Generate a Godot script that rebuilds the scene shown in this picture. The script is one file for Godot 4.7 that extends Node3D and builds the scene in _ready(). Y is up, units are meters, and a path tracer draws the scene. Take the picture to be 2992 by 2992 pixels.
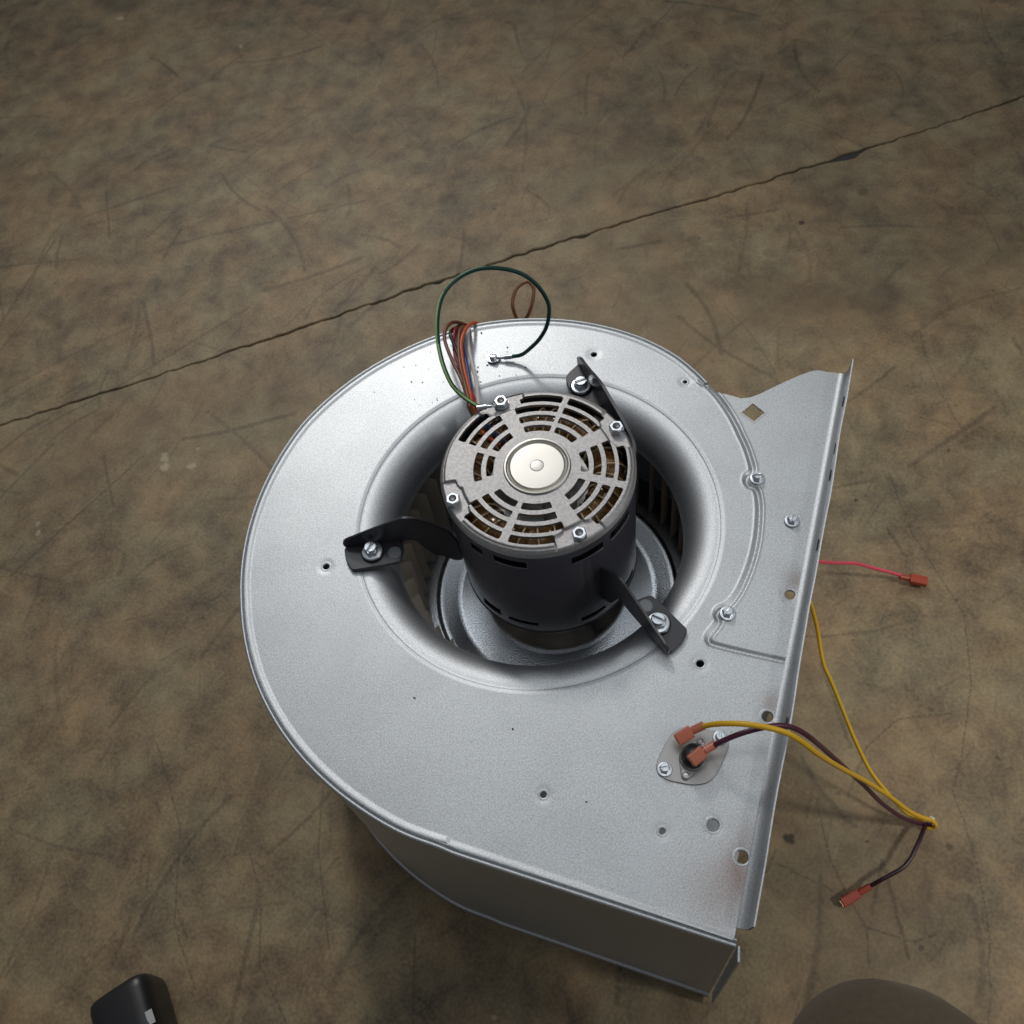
extends Node3D
# Blower with its motor, lying on a workshop floor. Metres, y up, floor at y = 0.
# Things that belong to the blower are laid out in its own axes: x towards the outlet, z towards the flat side, origin on the fan's axis.

const TURN := -0.47591          # the blower is turned on the floor by this much
const TOP := 0.277              # height of the upper side plate
const AX := Vector2(0.0060, -0.0031)   # where the motor's shaft stands

const GREEN := [-50.5,350.0,-42.8, -64.5,353.0,-47.5, -73.9,359.0,-51.5, -81.7,365.0,-59.5, -88.9,369.0,-70.7, -94.5,373.0,-82.3, -99.2,377.0,-96.8, -101.9,380.0,-113.0, -99.4,383.0,-125.1, -92.7,385.0,-136.4, -83.5,385.0,-145.7, -72.5,383.0,-152.1, -59.9,377.0,-158.4, -49.6,369.0,-162.4, -40.4,359.0,-163.2, -34.0,347.0,-162.5, -31.9,335.0,-161.9, -33.4,321.0,-156.7, -39.9,307.0,-152.8, -49.0,295.0,-150.3, -57.8,285.0,-150.1, -67.9,281.5,-148.9]
const LUGS := [-50.5,350.0,-42.8, -42.0,350.5,-45.8, -36.7,349.5,-50.4, -67.9,281.5,-148.9, -77.1,280.0,-146.8, -82.7,278.5,-146.9]
const BROWNA := [-77.1,297.0,-75.0, -81.3,302.0,-83.1, -94.9,299.0,-103.7, -107.4,297.0,-119.7, -119.4,295.0,-136.3, -125.5,295.0,-146.7, -127.8,295.0,-156.1, -126.8,293.0,-165.1, -124.9,287.0,-172.6, -122.5,277.0,-180.1, -122.1,267.0,-186.4, -136.9,227.0,-214.8]
const RED := [-69.7,303.0,-73.8, -79.5,299.0,-88.8, -93.5,293.0,-107.8, -105.6,289.0,-124.5, -115.1,287.0,-140.0, -118.9,289.0,-149.7, -122.0,289.0,-161.6, -124.1,281.0,-170.3, -126.9,269.0,-178.7, -139.9,237.0,-203.1]
const BLACK := [-84.6,295.0,-93.7, -98.9,291.0,-117.2, -110.5,291.0,-135.6, -117.2,291.5,-145.4, -123.0,292.0,-153.6, -124.6,289.0,-161.0, -127.2,277.0,-174.6, -130.1,265.0,-187.6, -142.8,227.0,-216.3]
const BROWNB := [-73.9,303.0,-71.1, -76.7,306.0,-75.4, -87.6,303.0,-95.1, -98.2,299.0,-113.5, -106.6,297.0,-131.3, -112.3,295.5,-146.6, -115.8,293.0,-159.2, -117.3,287.0,-168.1, -120.7,273.0,-178.9, -134.1,237.0,-204.9]
const ORANGE := [-74.0,303.0,-75.6, -80.1,302.0,-86.2, -88.3,299.0,-101.1, -99.8,295.5,-122.0, -106.9,295.5,-137.9, -109.6,295.5,-147.1, -111.0,294.0,-158.7, -111.2,289.0,-170.1, -111.6,279.0,-181.8, -112.3,267.0,-190.7, -114.3,257.0,-197.2, -128.8,217.0,-225.6]
const BLUE := [-73.4,299.0,-78.9, -79.4,298.0,-87.9, -89.7,293.5,-108.2, -102.2,290.0,-132.2, -110.0,287.5,-146.8, -115.5,287.0,-158.4, -120.2,277.0,-170.9, -136.3,237.0,-201.8]
const WHITE := [-67.9,303.0,-72.4, -69.3,305.0,-76.2, -81.7,297.0,-104.2, -94.6,289.5,-128.3, -104.1,286.5,-146.4, -110.5,285.5,-162.1, -114.9,277.0,-175.5, -116.7,267.0,-187.2, -118.0,257.0,-195.8, -132.5,217.0,-223.4]
const LOOP := [-95.1,187.0,-255.2, -93.7,217.0,-239.7, -97.7,237.0,-239.6, -100.3,243.0,-247.9, -98.9,247.0,-259.0, -91.1,249.0,-266.8, -83.7,247.0,-262.0, -81.5,242.0,-251.1, -84.1,232.0,-242.3, -96.1,207.0,-248.3, -108.6,177.0,-261.4]
const YELLOW := [157.6,294.0,138.2, 164.9,303.0,137.9, 174.7,311.0,137.7, 186.4,315.0,136.7, 198.3,315.0,135.7, 210.7,310.0,134.4, 222.2,297.0,133.2, 235.0,277.0,131.3, 256.1,227.0,119.0, 281.6,167.0,103.1, 309.7,107.0,89.7, 333.6,62.0,82.6, 349.1,37.0,77.1, 360.1,22.0,72.6, 365.5,15.0,73.1, 365.7,9.0,74.3, 361.2,7.0,75.4, 357.9,6.0,73.9]
const YELLOWB := [205.2,217.0,-32.6, 214.3,197.0,-27.7, 222.3,177.0,-23.5, 230.0,157.0,-17.2, 240.2,137.0,1.0, 251.2,122.0,11.0, 268.0,97.0,26.3, 282.6,77.0,40.1, 300.4,55.0,54.3, 318.4,37.0,62.7, 338.6,22.0,71.3, 352.7,13.0,71.7, 361.0,7.0,73.3]
const PURPLE := [166.8,293.5,149.3, 173.9,301.0,145.6, 181.9,305.0,140.9, 191.0,307.0,135.9, 202.3,306.5,130.2, 210.3,303.0,127.0, 219.4,293.0,124.3, 229.5,277.0,122.1, 245.0,237.0,114.1, 263.7,192.0,106.4, 282.3,147.0,98.7, 307.5,87.0,90.0, 329.2,47.0,84.0, 346.0,22.0,78.2, 358.2,11.0,74.5, 363.5,10.5,72.9]
const PURPLEB := [360.1,11.0,73.2, 357.3,15.0,77.4, 353.3,19.0,91.4, 350.3,20.0,100.7, 347.2,20.0,110.0, 341.9,20.0,119.2, 334.5,19.0,126.4, 326.6,17.0,133.3, 320.3,13.0,138.8, 316.0,10.5,142.8]
const PINK := [208.6,157.0,-79.8, 215.6,137.0,-92.7, 221.6,117.0,-105.2, 240.9,77.0,-130.8, 263.4,45.0,-153.5, 283.3,27.0,-162.9, 301.2,17.0,-167.9, 313.2,11.0,-170.3]
const CON_Y := [157.8,294.0,137.8, 152.1,291.0,141.4, 144.0,289.0,149.4]
const CON_P := [167.7,293.5,148.4, 162.2,293.5,153.8, 155.7,292.5,162.4]
const CON_PB := [318.5,11.0,140.5, 311.7,9.0,146.9, 299.6,7.0,158.8]
const CON_PK := [311.4,11.0,-168.9, 319.4,9.0,-170.1, 324.3,8.0,-169.5, 336.2,8.0,-170.6]
const FERR := [360.2,15.0,68.4, 364.5,15.0,69.2]

var smooth_id := 100
var rng := RandomNumberGenerator.new()
var M := {}

func _ready() -> void:
	rng.seed = 7
	camera_and_light()
	materials()
	build_floor()
	build_blower()
	build_harness()
	build_pink_lead()
	build_tool()
	build_leg()

# ---------------------------------------------------------------- camera, light
func camera_and_light() -> void:
	var pit := 1.0096
	var roll := -0.2047
	var fw := Vector3(0, -sin(pit), -cos(pit))
	var up := Vector3(0, cos(pit), -sin(pit))
	var rt := Vector3.RIGHT
	var r2 := rt * cos(roll) + up * sin(roll)
	var u2 := -rt * sin(roll) + up * cos(roll)
	var cam := Camera3D.new()
	cam.name = "camera"
	var at := CameraAttributesPhysical.new()
	at.frustum_focal_length = 12.0 / tan(deg_to_rad(54.48 / 2.0))
	at.frustum_focus_distance = 0.76
	at.exposure_aperture = 9.0
	at.frustum_near = 0.02
	at.frustum_far = 60.0
	cam.attributes = at
	cam.keep_aspect = Camera3D.KEEP_HEIGHT
	cam.fov = 54.48
	cam.near = 0.02
	cam.far = 60.0
	cam.transform = Transform3D(Basis(r2, u2, -fw), Vector3(-0.0177, 0.6632 + TOP, 0.4065))
	add_child(cam)
	var we := WorldEnvironment.new()
	we.name = "environment"
	var e := Environment.new()
	e.background_mode = Environment.BG_COLOR
	e.background_color = Color(0.115, 0.12, 0.13).linear_to_srgb()
	e.tonemap_mode = Environment.TONE_MAPPER_LINEAR
	e.tonemap_exposure = 1.0
	e.sdfgi_enabled = true
	e.ssao_enabled = true
	e.ssil_enabled = true
	we.environment = e
	add_child(we)
	# a reflector lamp hung to the left lights the work; wide, weak light comes from the roof of the hall
	spot("workshop_lamp", Vector3(-0.30, 3.05, -3.30), Vector3(-0.27, 0.0, -0.20), 12.5, 6.1, 0.30, Color(1.0, 0.965, 0.92))
	spot("side_lamp", Vector3(2.2, 3.0, 1.3), Vector3(0.52, 0.0, 0.16), 11.0, 4.6, 0.20, Color(1.0, 0.97, 0.93))
	area("hall_lamp_far", Vector3(-0.35, 4.7, -3.1), Vector3(0, 0.2, 0), Vector2(2.6, 1.8), 1.9, Color(0.95, 0.975, 1.0))
	area("hall_door", Vector3(3.3, 1.7, 2.0), Vector3(0, 0.3, 0), Vector2(3.0, 2.6), 1.5, Color(0.95, 0.98, 1.0))
	area("hall_lamp_overhead", Vector3(0.45, 5.0, -0.35), Vector3(0.45, 0.0, -0.36), Vector2(1.8, 0.9), 0.9, Color(0.97, 0.985, 1.0))
	area("hall_roof", Vector3(0.8, 5.0, -1.8), Vector3(0.8, 0.0, -1.81), Vector2(4.2, 5.0), 2.7, Color(0.93, 0.97, 1.0))

func spot(n: String, from: Vector3, to: Vector3, cone: float, energy: float, size: float, col: Color) -> void:
	var l := SpotLight3D.new()
	l.name = n
	l.light_energy = energy
	l.light_size = size
	l.light_color = col.linear_to_srgb()
	l.spot_angle = cone
	l.spot_angle_attenuation = 1.0
	l.spot_range = 30.0
	l.shadow_enabled = true
	l.look_at_from_position(from, to, Vector3.UP)
	add_child(l)

func area(n: String, from: Vector3, to: Vector3, size: Vector2, energy: float, col: Color) -> void:
	var l := AreaLight3D.new()
	l.name = n
	l.area_size = size
	l.light_energy = energy
	l.light_color = col.linear_to_srgb()
	l.shadow_enabled = true
	l.area_range = 30.0
	l.look_at_from_position(from, to, Vector3.UP)
	add_child(l)

# ---------------------------------------------------------------- materials
func lin(r: float, g: float, b: float) -> Color:
	return Color(r, g, b).linear_to_srgb()

func mat(n: String, c: Color, rough: float, metal := 0.0, spec := 0.5) -> StandardMaterial3D:
	var m := StandardMaterial3D.new()
	m.resource_name = n
	m.albedo_color = c
	m.roughness = rough
	m.metallic = metal
	m.metallic_specular = spec
	M[n] = m
	return m

func noise(kind: int, freq: float, octaves: int, sd: int) -> FastNoiseLite:
	var f := FastNoiseLite.new()
	f.noise_type = kind as FastNoiseLite.NoiseType
	f.frequency = freq
	f.seed = sd
	if octaves > 1:
		f.fractal_type = FastNoiseLite.FRACTAL_FBM
		f.fractal_octaves = octaves
	else:
		f.fractal_type = FastNoiseLite.FRACTAL_NONE
	return f

func noise_bytes(f: FastNoiseLite, size: int, to: int) -> PackedByteArray:
	var im := f.get_seamless_image(size, size, false, false, 0.15, true)
	if to != size:
		im.resize(to, to, Image.INTERPOLATE_CUBIC)
	im.convert(Image.FORMAT_L8)
	return im.get_data()

func grain_images(size: int, lo: float, hi: float, specks: int, sd: int, coarse := 0.4) -> Array:
	# fine mottled grain, once as a tint and once as a height
	var a := noise_bytes(noise(FastNoiseLite.TYPE_SIMPLEX_SMOOTH, 0.16, 2, sd), size, size)
	var b := noise_bytes(noise(FastNoiseLite.TYPE_SIMPLEX_SMOOTH, 0.035, 3, sd + 1), size, size)
	var o := PackedByteArray()
	o.resize(size * size)
	for i in size * size:
		var v := ((1.0 - coarse) * a[i] + coarse * b[i]) / 255.0
		o[i] = int(255.0 * clampf(lerpf(lo, hi, v), 0, 1))
	var r := RandomNumberGenerator.new()
	r.seed = sd
	for k in specks:
		var x := r.randi_range(2, size - 3)
		var y := r.randi_range(2, size - 3)
		var d := r.randf_range(0.72, 0.9)
		for q in r.randi_range(1, 4):
			var i := y * size + x
			o[i] = int(o[i] * d)
			x = clampi(x + r.randi_range(-1, 1), 0, size - 1)
			y = clampi(y + r.randi_range(-1, 1), 0, size - 1)
	var im := Image.create_from_data(size, size, false, Image.FORMAT_L8, o)
	var ih := Image.create_from_data(size, size, false, Image.FORMAT_L8, a)
	return [ImageTexture.create_from_image(im), ImageTexture.create_from_image(ih)]

func triplanar(m: StandardMaterial3D, tile: float) -> void:
	m.uv1_triplanar = true
	m.uv1_scale = Vector3.ONE / tile
	m.uv1_triplanar_sharpness = 4.0

func materials() -> void:
	var g := grain_images(1024, 0.80, 1.04, 5200, 11, 0.12)
	var zinc := mat("zinc", lin(0.685, 0.715, 0.74), 0.52, 1.0)
	zinc.albedo_texture = g[0]
	zinc.heightmap_enabled = true
	zinc.heightmap_texture = g[1]
	zinc.heightmap_scale = 0.004
	zinc.vertex_color_use_as_albedo = true
	triplanar(zinc, 0.25)
	var zincb := mat("zinc_blade", lin(0.70, 0.62, 0.53), 0.5, 0.15)
	zincb.albedo_texture = g[0]
	triplanar(zincb, 0.2)
	var disc := mat("zinc_disc", lin(0.58, 0.62, 0.66), 0.26, 1.0)
	disc.albedo_texture = g[0]
	disc.heightmap_enabled = true
	disc.heightmap_texture = g[1]
	disc.heightmap_scale = 0.008
	triplanar(disc, 0.3)
	var cg := grain_images(512, 0.62, 1.0, 2500, 31)
	var cast := mat("cast_aluminium", lin(0.66, 0.645, 0.64), 0.47, 0.88)
	cast.albedo_texture = cg[0]
	cast.heightmap_enabled = true
	cast.heightmap_texture = cg[1]
	cast.heightmap_scale = 0.012
	triplanar(cast, 0.06)
	mat("black_paint", lin(0.066, 0.066, 0.084), 0.24, 0.0, 0.6)
	var bp := mat("bracket_paint", lin(0.032, 0.032, 0.040), 0.33, 0.0, 0.5)
	bp.clearcoat_enabled = true
	bp.clearcoat = 0.3
	bp.clearcoat_roughness = 0.2
	mat("nickel", lin(0.555, 0.54, 0.50), 0.38, 1.0)
	mat("zinc_bolt", lin(0.66, 0.70, 0.74), 0.3, 1.0)
	mat("steel", lin(0.48, 0.47, 0.46), 0.3, 1.0)
	mat("stainless", lin(0.36, 0.355, 0.345), 0.40, 1.0)
	mat("rotor", lin(0.72, 0.73, 0.74), 0.4, 0.7)
	mat("dark_hole", lin(0.01, 0.01, 0.01), 0.8)
	var wi := mat("winding", lin(0.74, 0.36, 0.085), 0.25, 0.3)
	wi.clearcoat_enabled = true
	wi.clearcoat = 0.8
	wi.clearcoat_roughness = 0.15
	var wg := grain_images(256, 0.25, 1.0, 300, 51)
	wi.albedo_texture = wg[0]
	wi.heightmap_enabled = true
	wi.heightmap_texture = wg[1]
	wi.heightmap_scale = 0.06
	triplanar(wi, 0.03)
	mat("lacing", lin(0.78, 0.62, 0.38), 0.5)
	mat("lamination", lin(0.11, 0.11, 0.115), 0.4, 0.8)
	mat("bakelite", lin(0.01, 0.01, 0.011), 0.25)
	mat("blue_dot", lin(0.12, 0.32, 0.52), 0.5)
	var sl := mat("salmon_nylon", lin(0.62, 0.21, 0.13), 0.28)
	sl.backlight_enabled = true
	sl.backlight = lin(0.35, 0.08, 0.03)
	var rl := mat("red_nylon", lin(0.42, 0.07, 0.035), 0.38)
	rl.backlight_enabled = true
	rl.backlight = lin(0.25, 0.03, 0.01)
	mat("brass", lin(0.75, 0.55, 0.32), 0.3, 1.0)
	for w in [["wire_brown", 0.17, 0.058, 0.03], ["wire_tan", 0.20, 0.075, 0.03], ["wire_red", 0.30, 0.012, 0.022], ["wire_black", 0.014, 0.012, 0.017], ["wire_orange", 0.62, 0.105, 0.025], ["wire_blue", 0.022, 0.06, 0.21], ["wire_white", 0.66, 0.62, 0.60], ["wire_yellow", 0.80, 0.47, 0.02], ["wire_pink", 0.72, 0.075, 0.13]]:
		mat(w[0], lin(w[1], w[2], w[3]), 0.38)
	var wv := mat("wire_printed", Color.WHITE, 0.36)
	wv.vertex_color_use_as_albedo = true
	mat("tool_black", lin(0.012, 0.012, 0.013), 0.38)
	mat("tool_red", lin(0.34, 0.018, 0.015), 0.4)
	mat("tool_print", lin(0.5, 0.5, 0.5), 0.6)
	var cl := mat("trousers", lin(0.165, 0.122, 0.076), 0.9)
	cl.rim_enabled = true
	cl.rim = 0.4
	var tg := grain_images(256, 0.7, 1.0, 0, 71)
	cl.albedo_texture = tg[0]
	triplanar(cl, 0.05)
	mat("boot", lin(0.03, 0.02, 0.014), 0.6)
	mat("joint_dirt", lin(0.055, 0.052, 0.049), 0.95)
	mat("hole_grey", lin(0.24, 0.26, 0.27), 0.5, 0.6)
	mat("chip_black", lin(0.03, 0.03, 0.03), 0.5)

# ---------------------------------------------------------------- mesh helpers
func st_new() -> SurfaceTool:
	var s := SurfaceTool.new()
	s.begin(Mesh.PRIMITIVE_TRIANGLES)
	s.set_smooth_group(0)
	return s

func put(n: String, s: SurfaceTool, m: Material, parent: Node) -> MeshInstance3D:
	s.generate_normals()
	return put_mesh(n, s.commit(), m, parent)

func put_mesh(n: String, me: Mesh, m: Material, parent: Node) -> MeshInstance3D:
	var o := MeshInstance3D.new()
	o.mesh = me
	o.material_override = m
	add_named(o, n, parent)
	return o

func add_named(o: Node3D, n: String, parent: Node) -> void:
	var nm := n
	var k := 1
	while parent.has_node(NodePath(nm)):
		nm = "%s_%03d" % [n, k]
		k += 1
	o.name = nm
	parent.add_child(o, true)

func group_node(n: String, parent: Node) -> Node3D:
	var o := Node3D.new()
	add_named(o, n, parent)
	return o

func tag(o: Node, label: String, category := "", group := "", kind := "") -> void:
	o.set_meta("label", label)
	if category: o.set_meta("category", category)
	if group: o.set_meta("group", group)
	if kind: o.set_meta("kind", kind)

func new_group(s: SurfaceTool) -> void:
	smooth_id += 1
	s.set_smooth_group(smooth_id)

func quad(s: SurfaceTool, a: Vector3, b: Vector3, c: Vector3, d: Vector3) -> void:
	s.add_vertex(a); s.add_vertex(b); s.add_vertex(c)
	s.add_vertex(a); s.add_vertex(c); s.add_vertex(d)

# rows of points joined into a skin; a new smoothing group starts where the skin turns sharply between two rows
func skin(s: SurfaceTool, rows: Array, closed := false, crease := 38.0) -> void:
	new_group(s)
	var last := Vector3.ZERO
	for i in rows.size() - 1:
		var a: PackedVector3Array = rows[i]
		var b: PackedVector3Array = rows[i + 1]
		var n := a.size()
		var way := (b[n / 2] - a[n / 2])
		if i > 0 and rad_to_deg(last.angle_to(way)) > crease:
			new_group(s)
		last = way
		for j in (n if closed else n - 1):
			var k := (j + 1) % n
			quad(s, a[j], a[k], b[k], b[j])

func lathe(s: SurfaceTool, prof: Array, n: int, c := Vector2.ZERO, crease := 38.0) -> void:
	var rows := []
	for p in prof:
		var row := PackedVector3Array()
		for j in n:
			var t := TAU * j / n
			row.append(Vector3(c.x + p.x * cos(t), p.y, c.y + p.x * sin(t)))
		rows.append(row)
	skin(s, rows, true, crease)

func along(pts: Array, t: float) -> Vector3:   # Catmull-Rom through pts, t counts the points
	var i := clampi(int(t), 0, pts.size() - 2)
	var f := t - i
	var p1: Vector3 = pts[i]
	var p2: Vector3 = pts[i + 1]
	var p0: Vector3 = pts[maxi(i - 1, 0)]
	var p3: Vector3 = pts[mini(i + 2, pts.size() - 1)]
	return 0.5 * (2.0 * p1 + (p2 - p0) * f + (2.0 * p0 - 5.0 * p1 + 4.0 * p2 - p3) * f * f + (3.0 * p1 - p0 - 3.0 * p2 + p3) * f * f * f)

func mm(flat: Array) -> Array:
	var o := []
	for i in range(0, flat.size(), 3):
		o.append(Vector3(flat[i], flat[i + 1], flat[i + 2]) * 0.001)
	return o

func tube(s: SurfaceTool, pts: Array, r: float, seg := 12, per := 7, paint := []) -> void:
	var line := []
	for i in (pts.size() - 1) * per + 1:
		line.append(along(pts, float(i) / per))
	var d0: Vector3 = (line[1] - line[0]).normalized()
	var side := d0.cross(Vector3.UP if absf(d0.y) < 0.9 else Vector3.RIGHT).normalized()
	var rows := []
	for i in line.size():
		var d: Vector3 = (line[mini(i + 1, line.size() - 1)] - line[maxi(i - 1, 0)]).normalized()
		side = (side - d * side.dot(d)).normalized()
		var up := side.cross(d)
		var row := PackedVector3Array()
		for j in seg:
			var t := TAU * j / seg
			row.append(line[i] + (side * cos(t) + up * sin(t)) * r)
		rows.append(row)
	new_group(s)
	for i in rows.size() - 1:
		var a: PackedVector3Array = rows[i]
		var b: PackedVector3Array = rows[i + 1]
		for j in seg:
			var k := (j + 1) % seg
			if paint.size() > i:
				s.set_color(paint[i][j])
			quad(s, a[j], a[k], b[k], b[j])
	for e in [0, rows.size() - 1]:
		new_group(s)
		var ring: PackedVector3Array = rows[e]
		for j in seg:
			s.add_vertex(line[e]); s.add_vertex(ring[j]); s.add_vertex(ring[(j + 1) % seg])

# a plate with the outline poly (x, z), between two heights, with a small chamfer on top
func prism(s: SurfaceTool, poly: PackedVector2Array, y0: float, y1: float, cham := 0.0, xf := Transform3D()) -> void:
	var n := poly.size()
	if not Geometry2D.is_polygon_clockwise(poly):
		poly.reverse()
	var inner := poly.duplicate()
	if cham > 0.0:
		for i in n:
			var a := (poly[i] - poly[(i + n - 1) % n]).normalized()
			var b := (poly[(i + 1) % n] - poly[i]).normalized()
			var na := Vector2(a.y, -a.x)
			var nb := Vector2(b.y, -b.x)
			var nn := (na + nb).normalized()
			inner[i] = poly[i] - nn * cham / maxf(0.5, nn.dot(na))
		if Geometry2D.is_point_in_polygon(poly[0], inner):
			for i in n:
				inner[i] = poly[i] * 2.0 - inner[i]
	var tri := Geometry2D.triangulate_polygon(inner)
	s.set_smooth_group(-1)
	for i in range(0, tri.size(), 3):
		for k in 3:
			s.add_vertex(xf * Vector3(inner[tri[i + k]].x, y1, inner[tri[i + k]].y))
		for k in [2, 1, 0]:
			s.add_vertex(xf * Vector3(inner[tri[i + k]].x, y0, inner[tri[i + k]].y))
	new_group(s)
	for i in n:
		var j := (i + 1) % n
		var turn := absf((poly[j] - poly[i]).angle_to(poly[i] - poly[(i + n - 1) % n]))
		if turn > 0.6:
			new_group(s)
		quad(s, xf * Vector3(poly[i].x, y0, poly[i].y), xf * Vector3(poly[j].x, y0, poly[j].y), xf * Vector3(poly[j].x, y1 - cham, poly[j].y), xf * Vector3(poly[i].x, y1 - cham, poly[i].y))
	if cham > 0.0:
		new_group(s)
		for i in n:
			var j := (i + 1) % n
			quad(s, xf * Vector3(poly[i].x, y1 - cham, poly[i].y), xf * Vector3(poly[j].x, y1 - cham, poly[j].y), xf * Vector3(inner[j].x, y1, inner[j].y), xf * Vector3(inner[i].x, y1, inner[i].y))

func circle(r: float, n: int, c := Vector2.ZERO) -> PackedVector2Array:
	var o := PackedVector2Array()
	for i in n:
		o.append(c + Vector2.from_angle(TAU * i / n) * r)
	return o

func rounded(poly: Array, r: float, n := 5) -> PackedVector2Array:
	var o := PackedVector2Array()
	for i in poly.size():
		var p: Vector2 = poly[i]
		var a: Vector2 = poly[(i + poly.size() - 1) % poly.size()]
		var b: Vector2 = poly[(i + 1) % poly.size()]
		var d := minf(r, 0.48 * minf(p.distance_to(a), p.distance_to(b)))
		var s := p + (a - p).normalized() * d
		var e := p + (b - p).normalized() * d
		for k in n + 1:
			var t := float(k) / n
			o.append(s.lerp(p, t).lerp(p.lerp(e, t), t))
	return o

# frame that puts local y along dir
func frame(at: Vector3, dir: Vector3, hint := Vector3.UP) -> Transform3D:
	var y := dir.normalized()
	var x := y.cross(hint)
	if x.length() < 0.01:
		x = y.cross(Vector3.RIGHT)
	x = x.normalized()
	return Transform3D(Basis(x, y, x.cross(y)), at)

# ---------------------------------------------------------------- floor
const TEX := 2048
const SPAN := 2.0
const TX := -0.95
const TZ := -1.55
var dark := PackedFloat32Array()
var pale := PackedFloat32Array()

func stamp(layer: PackedFloat32Array, px: float, py: float, r: float, a: float) -> void:
	var x0 := int(floor(px - r))
	var y0 := int(floor(py - r))
	var w := int(ceil(2 * r)) + 1
	for yy in range(y0, y0 + w + 1):
		for xx in range(x0, x0 + w + 1):
			var d := Vector2(xx - px, yy - py).length()
			if d < r:
				var i := posmod(yy, TEX) * TEX + posmod(xx, TEX)
				layer[i] = maxf(layer[i], a * smoothstep(r, r * 0.35, d))

func stroke(layer: PackedFloat32Array, pts: Array, w: float, a: float, wob := 0.0) -> void:
	var k := TEX / SPAN
	for i in pts.size() - 1:
		var p: Vector2 = pts[i]
		var q: Vector2 = pts[i + 1]
		var n := int(p.distance_to(q) * k / 0.8) + 1
		for j in n:
			var t := float(j) / n
			var c := p.lerp(q, t) + Vector2(rng.randf_range(-wob, wob), rng.randf_range(-wob, wob))
			stamp(layer, (c.x - TX) * k, (c.y - TZ) * k, maxf(0.9, w * k * rng.randf_range(0.4, 0.62)), a * rng.randf_range(0.5, 1.0))

func v2(flat: Array) -> Array:
	var o := []
	for i in range(0, flat.size(), 2):
		o.append(Vector2(flat[i], flat[i + 1]) * 0.001)
	return o

func blot(layer: PackedFloat32Array, x: float, z: float, r: float, a: float, lumps := 7) -> void:
	var k := TEX / SPAN
	for i in lumps:
		var o := Vector2.from_angle(rng.randf() * TAU) * rng.randf() * r * 0.55
		stamp(layer, (x + o.x - TX) * k, (z + o.y - TZ) * k, maxf(1.0, r * rng.randf_range(0.5, 0.8) * k), a)

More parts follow.
